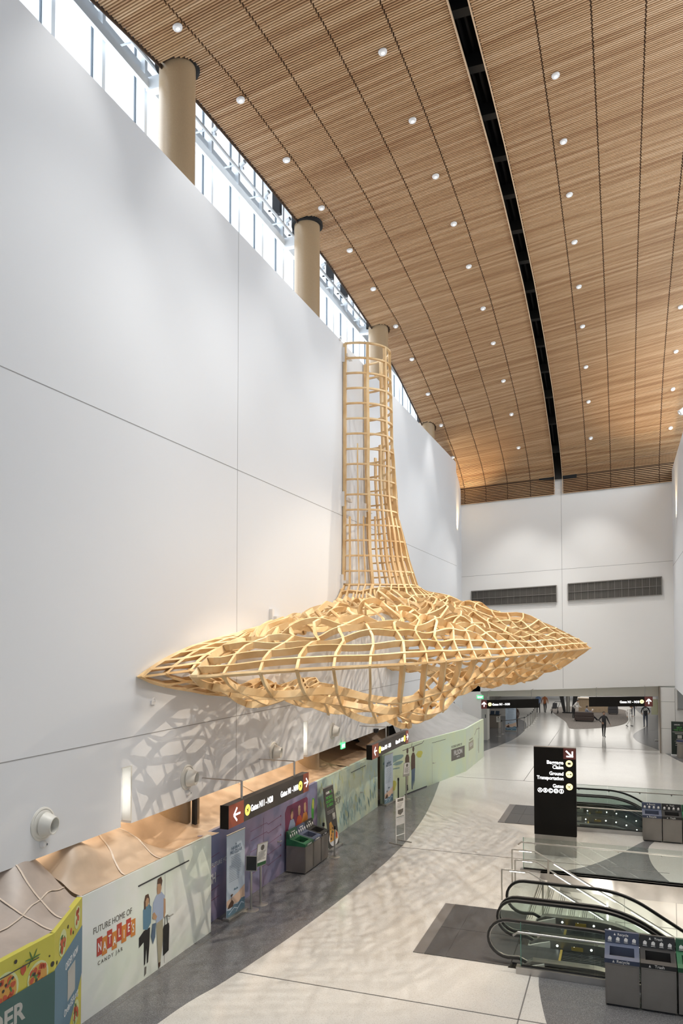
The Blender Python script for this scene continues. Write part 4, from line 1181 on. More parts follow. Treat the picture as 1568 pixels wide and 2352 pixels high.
def f2s(u, v):     # mint board to column
    y = lerp(11.4, 16.42, u); x = lerp(HX-.02, -12.2, v)
    ridge = .85*math.exp(-((y-12.0)/.6)**2)*math.exp(-((v-.28)/.2)**2)+.65*math.exp(-((y-13.5)/1.0)**2)*math.sin(PI*min(1, v*1.2))
    sag = -.28*math.sin(PI*min(1, v*1.7))*ss((y-13.8)/1.5) if v < .59 else 0
    k_ = ss((y-15.5)/.8); z3 = 2.2-.12*math.sin(PI*min(1, v*1.5))+1.15*v**1.5
    return (x, y, lerp(2.27+ridge*.8*ss(v/.16)+sag+1.0*v**2.2, z3+.02, k_))
sheet('plastic_sheet', 'tan translucent sheet draped from the mint board up under the wall', M_tan, f2s, 70, 60, 5, .06, [((.25, 0), (.45, .6)), ((.5, 0), (.52, .5))])
def f3(u, v):
    y = lerp(16.3, 26.6, u); x = lerp(-9.5, -12.25, v)
    return (x, y, 2.2-.12*math.sin(PI*min(1, v*1.5))+1.15*v**1.5+.12*math.sin(u*9)*v)
sheet('plastic_sheet', 'broad smooth tan sheet over the purple board, behind the gate sign', M_tan, f3, 80, 40, 9, .07, [((.45, 0), (.4, .9))])
def f4(u, v):
    y = lerp(26.6, 32.4, u); x = lerp(-9.52, -12.5, v)
    return (x, y, 2.2-.1*math.sin(PI*v)+.35*v)
sheet('plastic_sheet', 'smooth tan sheet over the teal watercolour board', mat('flat_tan_sheet', (.52, .37, .25), .42, noise_amt=.1, noise_scale=1), f4, 40, 24, 13, .03)
def f5(u, v):
    y = lerp(30.4, 33.6, u); xb = lerp(-9.7, -9.9, u)
    return (lerp(xb, -10.6, v)+.1*math.sin(u*22), y, lerp(2.12, 3.15, v*(.35+.65*u)))
sheet('brown_drape', 'bunched brown drape hanging from the wall above the second gate sign', M_brown, f5, 60, 12, 17, .05)
def f6(u, v):
    y = lerp(33.2, 44.8, u); xb = interp([(33.2, -9.15), (39.75, -7.9), (44.8, -7.86)], y); zb = 2.18+(.0 if u > .15 else .2*(.15-u))
    s_ = v
    return (lerp(xb, -9.78, s_), lerp(y, lerp(33.2, 46.2, u), s_), lerp(zb, 3.02, s_)-.22*math.sin(PI*s_)*(1-.5*u))
sheet('plastic_sheet', 'silver grey sheet stretched from the lime board up to the wall', M_grey, f6, 60, 24, 21, .06)
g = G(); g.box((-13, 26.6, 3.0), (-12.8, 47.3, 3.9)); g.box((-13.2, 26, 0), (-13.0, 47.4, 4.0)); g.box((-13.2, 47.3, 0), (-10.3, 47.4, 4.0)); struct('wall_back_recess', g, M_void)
g = G(); g.box((-13.3, -8, 0), (-13.1, 26.6, 4)); g.box((-13.3, -8, 3.9), (-10.1, 50, 4.1)); struct('ceiling_recess', g, mat('warm_soffit', (.6, .5, .4), .7))
rg = light('AREA', 'recess_glow', (-11.7, 17.5, 3.8), 260, (1, .82, .60), (2.2, 17))
# ================================================================ SIGNS
def plane_icon(f, g, u, v, r):
    f.line(g, [(u-r*.55, v-r*.5), (u+r*.5, v+r*.5)], r*.24, .0085); f.line(g, [(u-r*.55, v+r*.25), (u+r*.05, v+r*.1), (u+r*.35, v-r*.5)], r*.24, .0085)
def arrow(f, g, u, v, r, d):
    if d == 'L': f.line(g, [(u+r, v), (u-r, v)], r*.28, .008); f.line(g, [(u-.0, v+r*.95), (u-r, v), (u, v-r*.95)], r*.30, .008)
    if d == 'R': f.line(g, [(u-r, v), (u+r, v)], r*.28, .008); f.line(g, [(u+.0, v+r*.95), (u+r, v), (u, v-r*.95)], r*.30, .008)
    if d == 'U': f.line(g, [(u, v-r), (u, v+r)], r*.36, .008); f.line(g, [(u-r*.9, v+.0), (u, v+r), (u+r*.9, v)], r*.38, .008)
def hang_sign(lab, y0, y1, x, zb, zt, rods):
    t = thing('gate_sign', lab, 'sign', (x, y0, zb), 'hanging gate signs')
    L = y1-y0; h = zt-zb
    g = G(); g.box((x-.2, y0, zb), (x, y1, zt)); link('housing', g, M_sign, t)
    g = G(); g.box((x-.21, y0-.005, zb-.005), (x+.004, y0+.02, zt+.005)); link('end_cap', g, M_black, t)
    f = Fr((x, y0, zb), (0, 1, 0))
    g = G(); f.rect(g, .02, 0, .77, h, .002, .003); a1 = link('arrow_panel', g, M_rust, t); g = G(); f.rect(g, L-.40, 0, L-.0, h, .002, .003); a2 = link('arrow_panel', g, M_rust, t)
    g = G(); arrow(f, g, .42, h*.5, .16, 'L'); link('arrow', g, M_litw, a1); g = G(); arrow(f, g, L-.20, h*.5, .13, 'R'); link('arrow', g, M_litw, a2)
    for u in (.97, L-.60): 
        g = G(); f.disc(g, u, h*.46, .135, .003); sd_ = link('symbol_disc', g, M_lity, t)
        g = G(); plane_icon(f, g, u, h*.46, .10); link('symbol', g, M_ink, sd_)
    text('Gates N11 - N20', f, 1.13, h*.32, .22, M_litw, t, bold=.015, fit=1.26, w=.005)
    text('Gates N1 - N10', f, L-.76, h*.32, .22, M_litw, t, align='RIGHT', bold=.015, fit=1.16, w=.005)
    for yr in rods:
        g = G(); g.tube([(x-.1, yr, zt), (x-.1, yr, 3.46)], .03, 8); g.tube([(x-.1, yr, 3.46), (-9.79, yr, 3.46)], .016, 6); link('hanger_rod', g, M_steel, t)
    return t
hang_sign('hanging dark gate sign in front of the purple hoarding', 15.75, 20.55, -8.6, 2.50, 3.03, (16.6, 19.75))
hang_sign('hanging dark gate sign in front of the teal watercolour hoarding', 26.5, 31.5, -8.6, 2.50, 3.02, (28.6, 30.7))
def front_sign(lab, x0, x1, zl, zr, h, arrow_left):
    t = thing('gate_sign', lab, 'sign', (x0, 49, zl), 'overhead gate signs at the opening')
    L = x1-x0; f = Fr((x0, 49, zl), Vector((L, 0, zr-zl)), (0, 0, 1)); f.x = Vector((L, 0, zr-zl)).normalized(); f.n = Vector((0, -1, 0))
    g = G(); g.prism([f.p(0, 0, -.2), f.p(L, 0, -.2), f.p(L, h, -.2), f.p(0, h, -.2)], (0, -.2, 0)); link('housing', g, M_black, t)
    g = G(); f.rect(g, 0, 0, .36, h) if arrow_left else f.rect(g, L-.45, 0, L, h); link('arrow_panel', g, M_maroon, t)
    g = G(); arrow(f, g, .18 if arrow_left else L-.22, h*.5, .15, 'U'); link('arrow', g, M_litw, t)
    u = .55 if arrow_left else L-.60
    g = G(); f.disc(g, u, h*.5, .115, .003); sd_ = link('symbol_disc', g, M_litpy, t)
    g = G(); plane_icon(f, g, u, h*.5, .08); link('symbol', g, M_ink, sd_)
    text('Gates N1 - N10', f, .70 if arrow_left else L-.74, h*.36, .19, M_litw, t, align='LEFT' if arrow_left else 'RIGHT', bold=.022, fit=1.1)
    for q in (.12, .88): g = G(); a_ = f.p(L*q, h, -.1); b_ = Vector((a_.x, a_.y, endz(a_.x)+.06)); g.tube([a_, b_], .02, 6); g.tube([b_, Vector((a_.x, 50.0, b_.z))], .02, 6); link('hanger_rod', g, M_steel, t)
    return t
front_sign('overhead black gate sign at the left of the opening, arrow on its left', -8.55, -4.98, 2.42, 2.6, .54, True)
front_sign('overhead black gate sign at the right of the opening, arrow on its right', -1.99, 1.62, 2.76, 2.88, .58, False)
def exit_sign(x, y, z, lab, ax):
    f = Fr((x, y, z), ax); t = thing('exit_sign', lab, 'exit sign', (x, y, z), None)
    g = G(); f.rect(g, 0, 0, .42, .22, -.04, .04); link('panel', g, M_exit, t); g = G(); g.prism([f.p(.1, .22, -.03), f.p(.32, .22, -.03), f.p(.32, .22, -.01), f.p(.1, .22, -.01)], (0, 0, .12)); link('bracket', g, M_white, t); text('EXIT', f, .21, .05, .16, M_litw, t, align='CENTER', bold=.02)
exit_sign(-9.0, 49.96, 2.98, 'green lit exit sign left of the overhead gate sign', (1, 0, 0))
exit_sign(-9.74, 26.4, 2.84, 'green lit exit sign hanging under the white wall edge', (0, 1, 0))
# ================================================================ WALL FITTINGS
for i, (yy, zz, lb) in enumerate(((11.08, 3.58, 'largest round air nozzle on the white wall, nearest the viewer'), (15.92, 3.59, 'round air nozzle on the wall right of the first light slot'), (20.72, 3.53, 'round air nozzle on the wall left of the second light slot'), (25.62, 3.6, 'round air nozzle on the wall right of the second light slot'))):
    t = thing('air_nozzle', lb, 'air vent', (WX+.002, yy, zz), 'round air nozzles low on the white wall')
    g = G(); g.lathe([(.0, 0), (.30, 0), (.30, .015), (.27, .03), (.25, .02), (.235, .03), (.21, .045)], (WX, yy, zz), (1, 0, 0), 36); link('flange', g, M_offw, t, smooth=True)
    d = Vector((1, .18, -.1)).normalized()
    g = G(); g.lathe([(.215, .0), (.19, .10), (.165, .15), (.155, .2), (.14, .2), (.135, .16), (.12, .05)], (WX+.045, yy, zz), d, 32); link('barrel', g, M_offw, t, smooth=True)
    g = G(); g.lathe([(0, .05), (.125, .05)], (WX+.045, yy, zz), d, 24); link('throat', g, mat('nozzle_throat', (.12, .115, .105), .7), t)
for yy, lb in ((11.08, 'small white dome sensor under the largest air nozzle'), (15.93, 'small white dome sensor under the second air nozzle')):
    t = thing('dome_sensor', lb, 'sensor', (WX, yy, 3.2), 'dome sensors on the white wall')
    g = G(); g.lathe([(.07, 0), (.07, .03), (.05, .07), (.0, .09)], (WX, yy, 3.22), (1, 0, 0), 24); link('dome', g, M_white, t, smooth=True)
    g = G(); g.lathe([(.0, .085), (.022, .088), (.0, .095)], (WX, yy+.01, 3.22), (1, .2, 0), 12); link('eye', g, M_gasket, t)
g = G(); g.lathe([(.12, 0), (.12, -.06), (.09, -.15), (0, -.2)], (-9.72, 30.5, 3.14), n=20); t = tag(link('security_camera', g, M_blacks, smooth=True), 'black dome security camera under the white wall edge', 'camera')
for (a, b, z0, z1), lb in zip(SLOTS, ('tall recessed light slot in the white wall, nearest the viewer', 'second recessed light slot, under the sculpture belly', 'third recessed light slot, above the second gate sign', 'farthest recessed light slot in the white wall')):
    t = thing('niche_light', lb, 'wall light', (WX, a, z0), 'recessed light slots in the white wall')
    g = G(); g.box((WX-.19, a+.06, z0+.14), (WX-.13, a+.17, z1-.12)); link('lamp', g, mat('niche_lamp_glow', (1, 1, 1), .5, emit=(1, .96, .9), estr=2.2), t)
    g = G(); g.box((WX-.20, b-.05, z0), (WX+.012, b, z1)); g.box((WX-.2, a, z1-.02), (WX, b, z1)); link('reveal', g, M_offw, t)
    light('POINT', 'niche_lamp', (WX-.05, (a+b)/2, (z0+z1)/2), .3, (1, .92, .78), .05)
for yy, z in ((18.4, 6.95), (14.4, 5.5), (26.3, 18.1)):
    g = G(); g.box((WX, yy-.02, z-.06), (WX+.03, yy+.12, z+.02)); g.tube([(WX+.06, yy+.02+.07*math.cos(q*.5), z+.09*math.sin(q*.5)) for q in range(7)], .012, 6)
    tag(link('wall_hook', g, M_white), {18.4: 'small white hook bracket just above the sculpture body', 14.4: 'small white hook bracket below the left wing tip', 26.3: 'small white hook bracket on the wall top, left of the sculpture neck'}[yy], 'bracket')
# ================================================================ FLOOR-STANDING SIGNS, POSTS, EASELS
def post(name, lab, x, y, h, m, grp=None, belt=None, base_r=.17, r=.028, knob=True):
    t = thing(name, lab, 'barrier post', (x, y, 0), grp)
    g = G(); g.lathe([(base_r, 0), (base_r, .012), (base_r*.9, .022), (.04, .035), (.04, .06)], (x, y, 0), n=28); link('base', g, m, t, smooth=True)
    g = G(); g.lathe([(r, .03), (r, h-.1)], (x, y, 0), n=16); link('pole', g, m, t, smooth=True)
    if knob: g = G(); g.lathe([(r*1.35, h-.1), (r*1.35, h), (r*.8, h+.01)], (x, y, 0), n=16); link('belt_head', g, M_blacks, t, smooth=True)
    return t
post('barrier_post', 'steel barrier post with black head just in front of the purple-side bins', -8.62, 22.75, .98, M_rail, 'posts near the west bins')
post('barrier_post', 'steel barrier post with black head behind the black-hooded bin', -9.1, 23.0, .98, M_rail, 'posts near the west bins')
post('barrier_post', 'all black barrier post beside the distant blue banner', -9.02, 31.42, .98, M_blacks, None)
def rollup(lab, x, y, fr, w, h, kind, m_base=M_rail, lean=.0):
    """pull-up banner; fr = direction of its width"""
    ax = Vector(fr).normalized(); n = ax.cross(Vector((0, 0, 1)))
    t = thing('banner_stand', lab, 'banner', (x, y, 0), None)
    up = (Vector((0, 0, 1))+n*lean).normalized(); f = Fr((x, y, .07), ax, up); f.n = n
    g = G(); g.prism([f.p(-.03, -.07, -.10), f.p(w+.03, -.07, -.10), f.p(w+.03, -.07, .10), f.p(-.03, -.07, .10)], (0, 0, .075)); link('base', g, m_base, t, bevel=.015)
    g = G(); f.rect(g, 0, 0, w, h, -.012, .012)
    bm_ = {'sky': mat('banner_sky_print', (.52, .62, .74), .5), 'dark': mat('banner_dark_print', (.055, .05, .045), .5), 'dgreen': mat('banner_dark_green_print', (.022, .034, .028), .5)}[kind]
    link('banner_sheet', g, bm_, t)
    g = G(); f.rect(g, -.01, h-.015, w+.01, h+.01, -.016, .024); link('top_rail', g, M_rail, t)
    g = G(); g.tube([f.p(w/2, 0, -.05), f.p(w/2, h, -.03)], .01, 6); link('support_pole', g, M_rail, t)
    c = w/2
    if kind == 'sky':
        text('HAWAI\u02bbI', f, c, h*.795, .105*w/.85*1.15, PR['denim'], t, align='CENTER', fit=w*.50)
        text('PRE-CLEAR', f, c, h*.745, .105*w/.85*1.15, PR['denim'], t, align='CENTER', fit=w*.66)
        g = G(); rnd = random.Random(4)
        for i in range(15):
            v = h*(.71-.021*i); a = .30+rnd.uniform(-.05, .04)
            if i < 5: f.rect(g, c-w*a, v, c+w*a, v+.009, .001, .001)
            else: f.rect(g, w*.14, v, w*(.14+a*2), v+.008, .001, .001)
        f.poly(g, [(c-.03, h*.845), (c+.03, h*.845), (c, h*.87)], .001, .001); link('small_print', g, PR['denim'], t)
        text('Alaska', f, c, h*.29, .085, PR['sea'], t, align='CENTER', sx=.9)
        pr2 = lambda nm, key, fn: (lambda g: (fn(g), link(nm, g, PR[key], t)))(G())
        pr2('printed_sunset', 'sand', lambda g: f.poly(g, [(0, .12*h), (w, .12*h), (w, .30*h), (w*.6, .24*h), (0, .20*h)], .0005, .001))
        pr2('printed_island', 'brown', lambda g: [f.poly(g, [(w*.05, .10*h), (w*.35, .10*h), (w*.38, .15*h), (w*.28, .19*h), (w*.2, .17*h), (w*.1, .14*h)], .002, .001), f.line(g, [(w*.26, .15*h), (w*.27, .24*h)], .012, .002, .001), blob(f, g, w*.27, .245*h, .05, .03, 8, .003, .4)])
        pr2('printed_waves', 'sea', lambda g: f.poly(g, [(0, 0), (w, 0), (w, .14*h), (w*.8, .15*h), (w*.6, .10*h), (w*.4, .12*h), (w*.2, .07*h), (0, .09*h)], .003, .001))
        pr2('printed_foam', 'skyb', lambda g: [f.line(g, [(w*.1, .03*h), (w*.4, .08*h), (w*.6, .05*h)], .02, .005, .001), f.line(g, [(w*.5, .02*h), (w*.8, .10*h), (w*.95, .07*h)], .022, .005, .001)])
    elif kind == 'dark':
        text('ORDER', f, w*.2, h*.885, .10, M_paper, t, fit=w*.36, bold=.02); text('SEA', f, w*.57, h*.885, .10, PR['green'], t, fit=w*.18, bold=.02); text('!', f, w*.8, h*.88, .13, M_paper, t, bold=.02)
        for i, s_ in enumerate(('MOBILE', 'ORDERING', 'IS HERE')): text(s_, f, c, h*(.80-.065*i), .125, PR['green'], t, align='CENTER', fit=w*(.62 if i != 1 else .74), bold=.01)
        g = G(); [f.rect(g, w*.14, h*(.60-.022*i), w*(.86-.05*i), h*(.60-.022*i)+.012, .001, .001) for i in range(3)]; link('small_print', g, PR['palegrey'], t)
        g = G(); f.rect(g, w*.62, h*.43, w*.88, h*.535, .001, .001); link('blank_patch', g, PR['palegrey'], t)
        for nm, key, fn in (('printed_plate', 'white', lambda g: blob(f, g, w*.52, h*.14, w*.46, h*.13, 20, .001, .03)), ('printed_meal', 'pizza', lambda g: f.poly(g, [(w*.12, h*.10), (w*.9, h*.10), (w*.86, h*.22), (w*.6, h*.30), (w*.4, h*.42), (w*.22, h*.40)], .004)),
                            ('printed_meat', 'brown', lambda g: [blob(f, g, w*(.25+.08*i), h*(.15+.05*(i % 4)), .06, .05, 9, .007, .3, seed=i) for i in range(6)]), ('printed_sauce', 'tomato', lambda g: blob(f, g, w*.78, h*.17, .10, .09, 12, .008, .15)),
                            ('printed_greens', 'leaf', lambda g: [blob(f, g, w*(.3+.1*i), h*(.30-.03*i), .03, .02, 8, .010, .3, seed=i) for i in range(4)])):
            g = G(); fn(g); link(nm, g, PR[key], t)
    else:
        text('ORDER', f, w*.17, h*.885, .09, M_paper, t, fit=w*.38, bold=.02); text('SEA', f, w*.57, h*.885, .09, PR['greyb'], t, fit=w*.2, bold=.01); text('!', f, w*.82, h*.88, .12, M_paper, t, bold=.02)
        text('SKIP', f, c, h*.79, .14, PR['green'], t, align='CENTER', fit=w*.34, bold=.01); text('THE WAIT', f, c, h*.72, .14, PR['green'], t, align='CENTER', fit=w*.70, bold=.01)
        g = G(); f.rect(g, w*.06, h*.675, w*.94, h*.69, .001, .001); f.rect(g, w*.2, h*.645, w*.8, h*.655, .001, .001); f.rect(g, w*.24, h*.62, w*.88, h*.63, .001, .001); f.rect(g, w*.2, h*.40, w*.85, h*.41, .001, .001)
        f.rect(g, w*.3, h*.455, w*.72, h*.47, .001, .001); f.poly(g, [(w*.26, h*.33), (w*.50, h*.34), (w*.50, h*.37), (w*.26, h*.365)], .001, .001); f.line(g, [(w*.66, h*.33), (w*.69, h*.375), (w*.72, h*.34), (w*.75, h*.375), (w*.78, h*.33)], .012, .001, .001)
        f.rect(g, w*.24, h*.275, w*.56, h*.29, .001, .001); link('small_print', g, PR['palegrey'], t)
        g = G(); f.rect(g, w*.38, h*.49, w*.66, h*.59, .001, .001); link('blank_patch', g, PR['palegrey'], t)
    return t
rollup('tall sky-blue pull-up banner in front of the purple hoarding', -9.16, 16.72, (0.06, 1, 0), .85, 2.0, 'sky')
rollup('dark pull-up food banner leaning by the litter bins', -9.0, 23.28, (.02, 1, 0), .86, 1.95, 'dark', lean=-.12)
rollup('sky-blue pull-up banner in front of the lime hoarding', -9.3, 30.35, (.10, 1, 0), .92, 2.0, 'sky')
rollup('sky-blue pull-up banner among the queue posts in the concourse', -8.30, 57.9, (1, .06, 0), .78, 2.05, 'sky')
rollup('dark green pull-up banner at the far right beside the grey wall', 2.62, 49.2, (1, .02, 0), .86, 1.95, 'dgreen', M_white)
def sign_stand(lab, x, y, hp, fw, fh, d, tilt, lower=None, m=M_paper, base=True, back=False):
    ax = Vector(d).normalized(); n = ax.cross(Vector((0, 0, 1)))
    t = thing('sign_stand', lab, 'sign stand', (x, y, 0), None)
    if base: g = G(); g.lathe([(.20, 0), (.20, .01), (.17, .02), (.03, .035), (.03, .07)], (x, y, 0), n=32); link('base', g, M_rail, t, smooth=True)
    g = G(); g.lathe([(.028, .03), (.028, hp)], (x, y, 0), n=16); link('pole', g, M_rail, t, smooth=True)
    f = Fr(Vector((x, y, hp))-ax*fw/2, ax, (Vector((0, 0, 1))-n*tilt)); f.n = f.x.cross(f.y).normalized()
    g = G(); f.rect(g, 0, 0, fw, fh, -.012, .014); link('frame', g, M_rail, t, bevel=.004)
    g = G(); f.rect(g, .02, .02, fw-.02, fh-.02, .002, .002); link('sheet', g, m, t)
    if m is M_paper:
        g = G(); f.disc(g, fw*.5, fh*.80, fh*.11, .005, .001, ry=fh*.12); f.disc(g, fw*.5, fh*.8, fh*.09, .0045, .001)
        [f.rect(g, fw*.15, fh*(.62-.055*i), fw*(.85-.06*(i % 3)), fh*(.62-.055*i)+fh*.018, .005, .001) for i in range(7)]; link('small_print', g, PR['palegrey'] if 0 else PR['greyb'], t)
        if lower: g = G(); f.rect(g, .02, .02, fw-.02, fh*.18, .006, .001); link('lower_band', g, PR[lower], t)
    return t
sign_stand('steel sign stand with black panel seen beside the near blue banner', -8.95, 17.62, .98, .30, .38, (1, .25, 0), .1, m=M_blacks)
sign_stand('white notice on a thin pole with dark green foot band by purple board', -8.92, 18.1, .98, .42, .62, (.25, 1, 0), -.12, lower='dgreen')
sign_stand('distant white notice stand in front of the lime hoarding', -8.82, 31.95, .98, .40, .60, (.5, 1, 0), -.1, lower='palegrey')
sign_stand('small white notice stand at the front of the concourse queue', -8.32, 54.5, 1.0, .28, .42, (1, .1, 0), .05)
# white poster frame on the grey band
t = thing('poster_frame', 'white free-standing poster frame on the charcoal floor band', 'sign stand', (-7.15, 25.0, 0))
f = Fr((-7.22, 24.86, 0), (.35, 1, 0))
g = G()
for u in (0, .50): g.tube([f.p(u, .03, 0), f.p(u, 1.55, 0)], .014, 6)
g.tube([f.p(0, .28, 0), f.p(.5, .28, 0)], .012, 6); g.tube([f.p(0, .86, 0), f.p(.5, .86, 0)], .010, 6)
link('frame', g, M_white, t)
g = G()
for u in (0, .50): g.hexa([f.p(u-.02, 0, -.28), f.p(u+.02, 0, -.28), f.p(u+.02, 0, .28), f.p(u-.02, 0, .28), f.p(u-.02, .03, -.28), f.p(u+.02, .03, -.28), f.p(u+.02, .03, .28), f.p(u-.02, .03, .28)])
link('feet', g, M_rail, t)
g = G(); f.rect(g, .02, .90, .48, 1.52, -.008, .012); f.rect(g, .02, .62, .48, .84, -.008, .012); link('poster', g, M_paper, t)
g = G(); f.rect(g, .08, 1.40, .42, 1.49, .005, .001); f.poly(g, [(.10, 1.0), (.25, .94), (.40, 1.02), (.42, 1.14), (.10, 1.12)], .005, .001); [f.rect(g, .08, 1.34-.045*i, .42-.05*i, 1.35-.045*i, .005, .001) for i in range(4)]; link('small_print', g, PR['greyb'], t)
# queue posts in the concourse
qp = [(-8.31, 56.0), (-7.05, 59.0), (-7.01, 60.84), (-6.98, 62.44), (-6.99, 63.8), (-7.07, 65.5), (-7.16, 67.3), (-7.24, 68.8)]
nm_ = ['first queue post, left of the concourse banner', 'queue post right of the concourse banner, nearest in its row', 'second queue post in the row', 'third queue post in the row', 'fourth queue post in the row', 'fifth queue post in the row', 'sixth queue post in the row', 'farthest queue post in the row']
for (x, y), lb in zip(qp, nm_):
    post('queue_post', 'steel '+lb+' at the concourse', x, y, 1.0, M_rail, 'steel queue posts in the concourse')
g = G()
for (a, b), (c, d) in zip(qp, qp[1:]):
    g.sweep([Vector((a, b, .95)), Vector(((a+c)/2, (b+d)/2, .90)), Vector((c, d, .95))], [Vector((0, 0, 1))]*3, .01, .05)
tag(link('queue_belt', g, M_blacks, fixn=False), 'black belt strung between the steel queue posts', 'belt')
# kiosk desks on the left
for x, y, lb in ((-9.5, 59.5, 'low grey service desk left of the concourse banner'), (-10.9, 62.5, 'dark service desk farther back at the left of the concourse')):
    t = thing('service_desk', lb, 'desk', (x, y, 0), 'concourse desks')
    g = G(); g.box((x-.7, y, 0), (x+.5, y+.6, 1.0)); link('body', g, mat('desk_taupe', (.30, .26, .22), .5), t, bevel=.02)
    g = G(); g.box((x-.75, y-.05, 1.0), (x+.55, y+.65, 1.04)); link('top', g, M_blacks, t)
    g = G()
    for k in range(3): g.hexa([(x-.6+k*.38, y+.15, 1.04), (x-.3+k*.38, y+.15, 1.04), (x-.3+k*.38, y+.35, 1.04), (x-.6+k*.38, y+.35, 1.04), (x-.6+k*.38, y+.2, 1.06), (x-.3+k*.38, y+.2, 1.06), (x-.3+k*.38, y+.4, 1.30), (x-.6+k*.38, y+.4, 1.30)])
    link('screens', g, mat('screen_blue', (.03, .05, .08), .2), t)
# ================================================================ CONCOURSE FURNITURE
t = thing('structural_pillar', 'black V-shaped pillar with pale steel core on the carpet island', 'pillar', (-4.8, 74, 0))
g = G()
for a, b in (((-5.25, -5.05), (-6.0, -5.45)), ((-4.55, -4.35), (-4.2, -3.6))):
    g.hexa([(a[0], 73.8, 0), (a[1], 73.8, 0), (a[1], 74.2, 0), (a[0], 74.2, 0), (b[0], 73.7, 3.25), (b[1], 73.7, 3.25), (b[1], 74.3, 3.25), (b[0], 74.3, 3.25)])
link('legs', g, M_blacks, t)
g = G(); g.lathe([(.16, 0), (.16, 3.25)], (-4.85, 73.9, 0), n=20); link('core', g, M_rail, t)
g = G(); g.box((-5.35, 73.6, 0), (-4.25, 74.3, .12)); link('plinth', g, M_blacks, t)
t = thing('shop_counter', 'pale wooden shop counter beyond the couch', 'counter', (-4.0, 75.5, 0))
g = G(); g.box((-4.0, 75.5, 0), (-1.3, 76.1, 1.25)); link('body', g, mat('pale_oak', (.50, .38, .25), .5, noise_amt=.1), t)
g = G(); g.box((-4.1, 75.4, 1.25), (-1.2, 76.2, 1.32)); link('top', g, mat('counter_top', (.6, .5, .38), .4), t)
t = thing('display_shelf', 'white shop shelf with dark goods behind the counter', 'shelf', (-4.0, 82, 0))
g = G(); g.box((-4.2, 82.3, 0), (3.0, 82.4, 3.2)); 
for z in (.3, .8, 1.3, 1.8): g.box((-4.2, 82, z), (-.8, 82.3, z+.03))
link('frame', g, M_white, t)
rnd = random.Random(2)
for k in range(26):
    x = -4.1+k*.125; z = 1.33 if k % 2 else 1.33; hh = rnd.uniform(.22, .40)
    g = G(); g.box((x, 82.05, z), (x+.10, 82.25, z+hh)); tag(link('shop_goods', g, PR[rnd.choice(['denim', 'black', 'white', 'greyb', 'sea'])]), 'small boxed goods standing on the white shelf behind the counter', 'box', 'goods on the shop shelf')
def sofa(lab, x, y, w, d, m, name='couch', cat='couch'):
    t = thing(name, lab, cat, (x, y, 0), None)
    g = G(); g.box((x, y, .10), (x+w, y+d, .42)); link('seat', g, m, t, bevel=.04)
    g = G(); g.box((x, y, .42), (x+w, y+.2, .82)); link('backrest', g, m, t, bevel=.05)
    for xa in (x-.02, x+w-.14): g = G(); g.box((xa, y+.02, .10), (xa+.16, y+d, .60)); link('armrest', g, m, t, bevel=.04)
    g = G()
    for a in (.08, w-.12):
        for b in (.06, d-.1): g.box((x+a, y+b, 0), (x+a+.05, y+b+.05, .11))
    link('feet', g, M_blacks, t); return t
M_leather = mat('dark_brown_leather', (.045, .03, .026), .45)
sofa('dark brown leather couch on the carpet island, its back to the hall', -3.85, 66.6, 1.5, .85, M_leather)
sofa('dark grey armchair right of the shop counter', -1.35, 73.9, .85, .8, mat('grey_upholstery', (.09, .09, .10), .7), 'armchair', 'armchair')
t = thing('stroller', 'black folding stroller parked left of the black pillar', 'stroller', (-6.0, 73.3, 0))
g = G()
for sx_ in (-.25, .25):
    g.tube([(-6.0+sx_, 72.9, .12), (-5.95+sx_, 73.3, .55), (-5.75+sx_, 73.7, 1.05)], .02, 6); g.tube([(-6.0+sx_, 73.7, .12), (-6.0+sx_, 73.2, .6)], .02, 6)
g.tube([(-6.0, 73.7, 1.05), (-5.5, 73.7, 1.05)], .02, 6); link('frame', g, M_blacks, t)
for sx_ in (-.27, .27):
    for yy in (72.9, 73.7): g = G(); g.lathe([(.07, -.025), (.12, -.025), (.12, .025), (.07, .025)], (-6.0+sx_, yy, .12), (1, 0, 0), 16); link('wheel', g, M_rubber, t)
g = G(); g.hexa([(-6.2, 73.0, .45), (-5.8, 73.0, .45), (-5.8, 73.5, .5), (-6.2, 73.5, .5), (-6.2, 73.0, .52), (-5.8, 73.0, .52), (-5.8, 73.6, .95), (-6.2, 73.6, .95)]); link('seat', g, mat('stroller_fabric', (.03, .03, .035), .8), t, bevel=.03)
g = G(); g.lathe([(.30, 0), (.30, .02), (.27, .85), (.30, .88), (.30, .95)], (3.15, 49.0-.6, 0), n=28); t = thing('round_bin', 'round steel bin with dark rim at the right picture edge', 'bin', (3.15, 48.4, 0)); link('body', g, M_bin, t, smooth=True)
g = G(); g.lathe([(.31, .95), (.31, 1.0), (.2, 1.02), (0, 1.0)], (3.15, 48.4, 0), n=28); link('lid', g, mat('navy_lid', (.03, .04, .10), .4), t, smooth=True)
t = thing('wall_picture', 'yellow and green poster behind the right overhead sign', 'picture', (1.62, 60, 1.6))
f = Fr((3.55, 62.0, 1.2), (0, -1, 0)); f.n = Vector((-1, 0, 0))
t.location = (2.0, 56.0, 1.9); f = Fr((1.75, 56.0, 1.75), (1, 0, 0))
g = G(); f.rect(g, 0, 0, .95, 1.05, -.03, .03); link('panel', g, mat('pale_poster', (.55, .55, .38), .5), t); g = G(); f.rect(g, .40, .15, .9, .85, .002, .002); link('printed_picture', g, mat('olive_poster', (.32, .27, .04), .5), t)
g = G(); f.rect(g, .44, -1.75, .50, 0, -.03, .03); f.rect(g, .2, -1.75, .75, -1.70, -.2, .4); link('stand', g, M_rail, t)

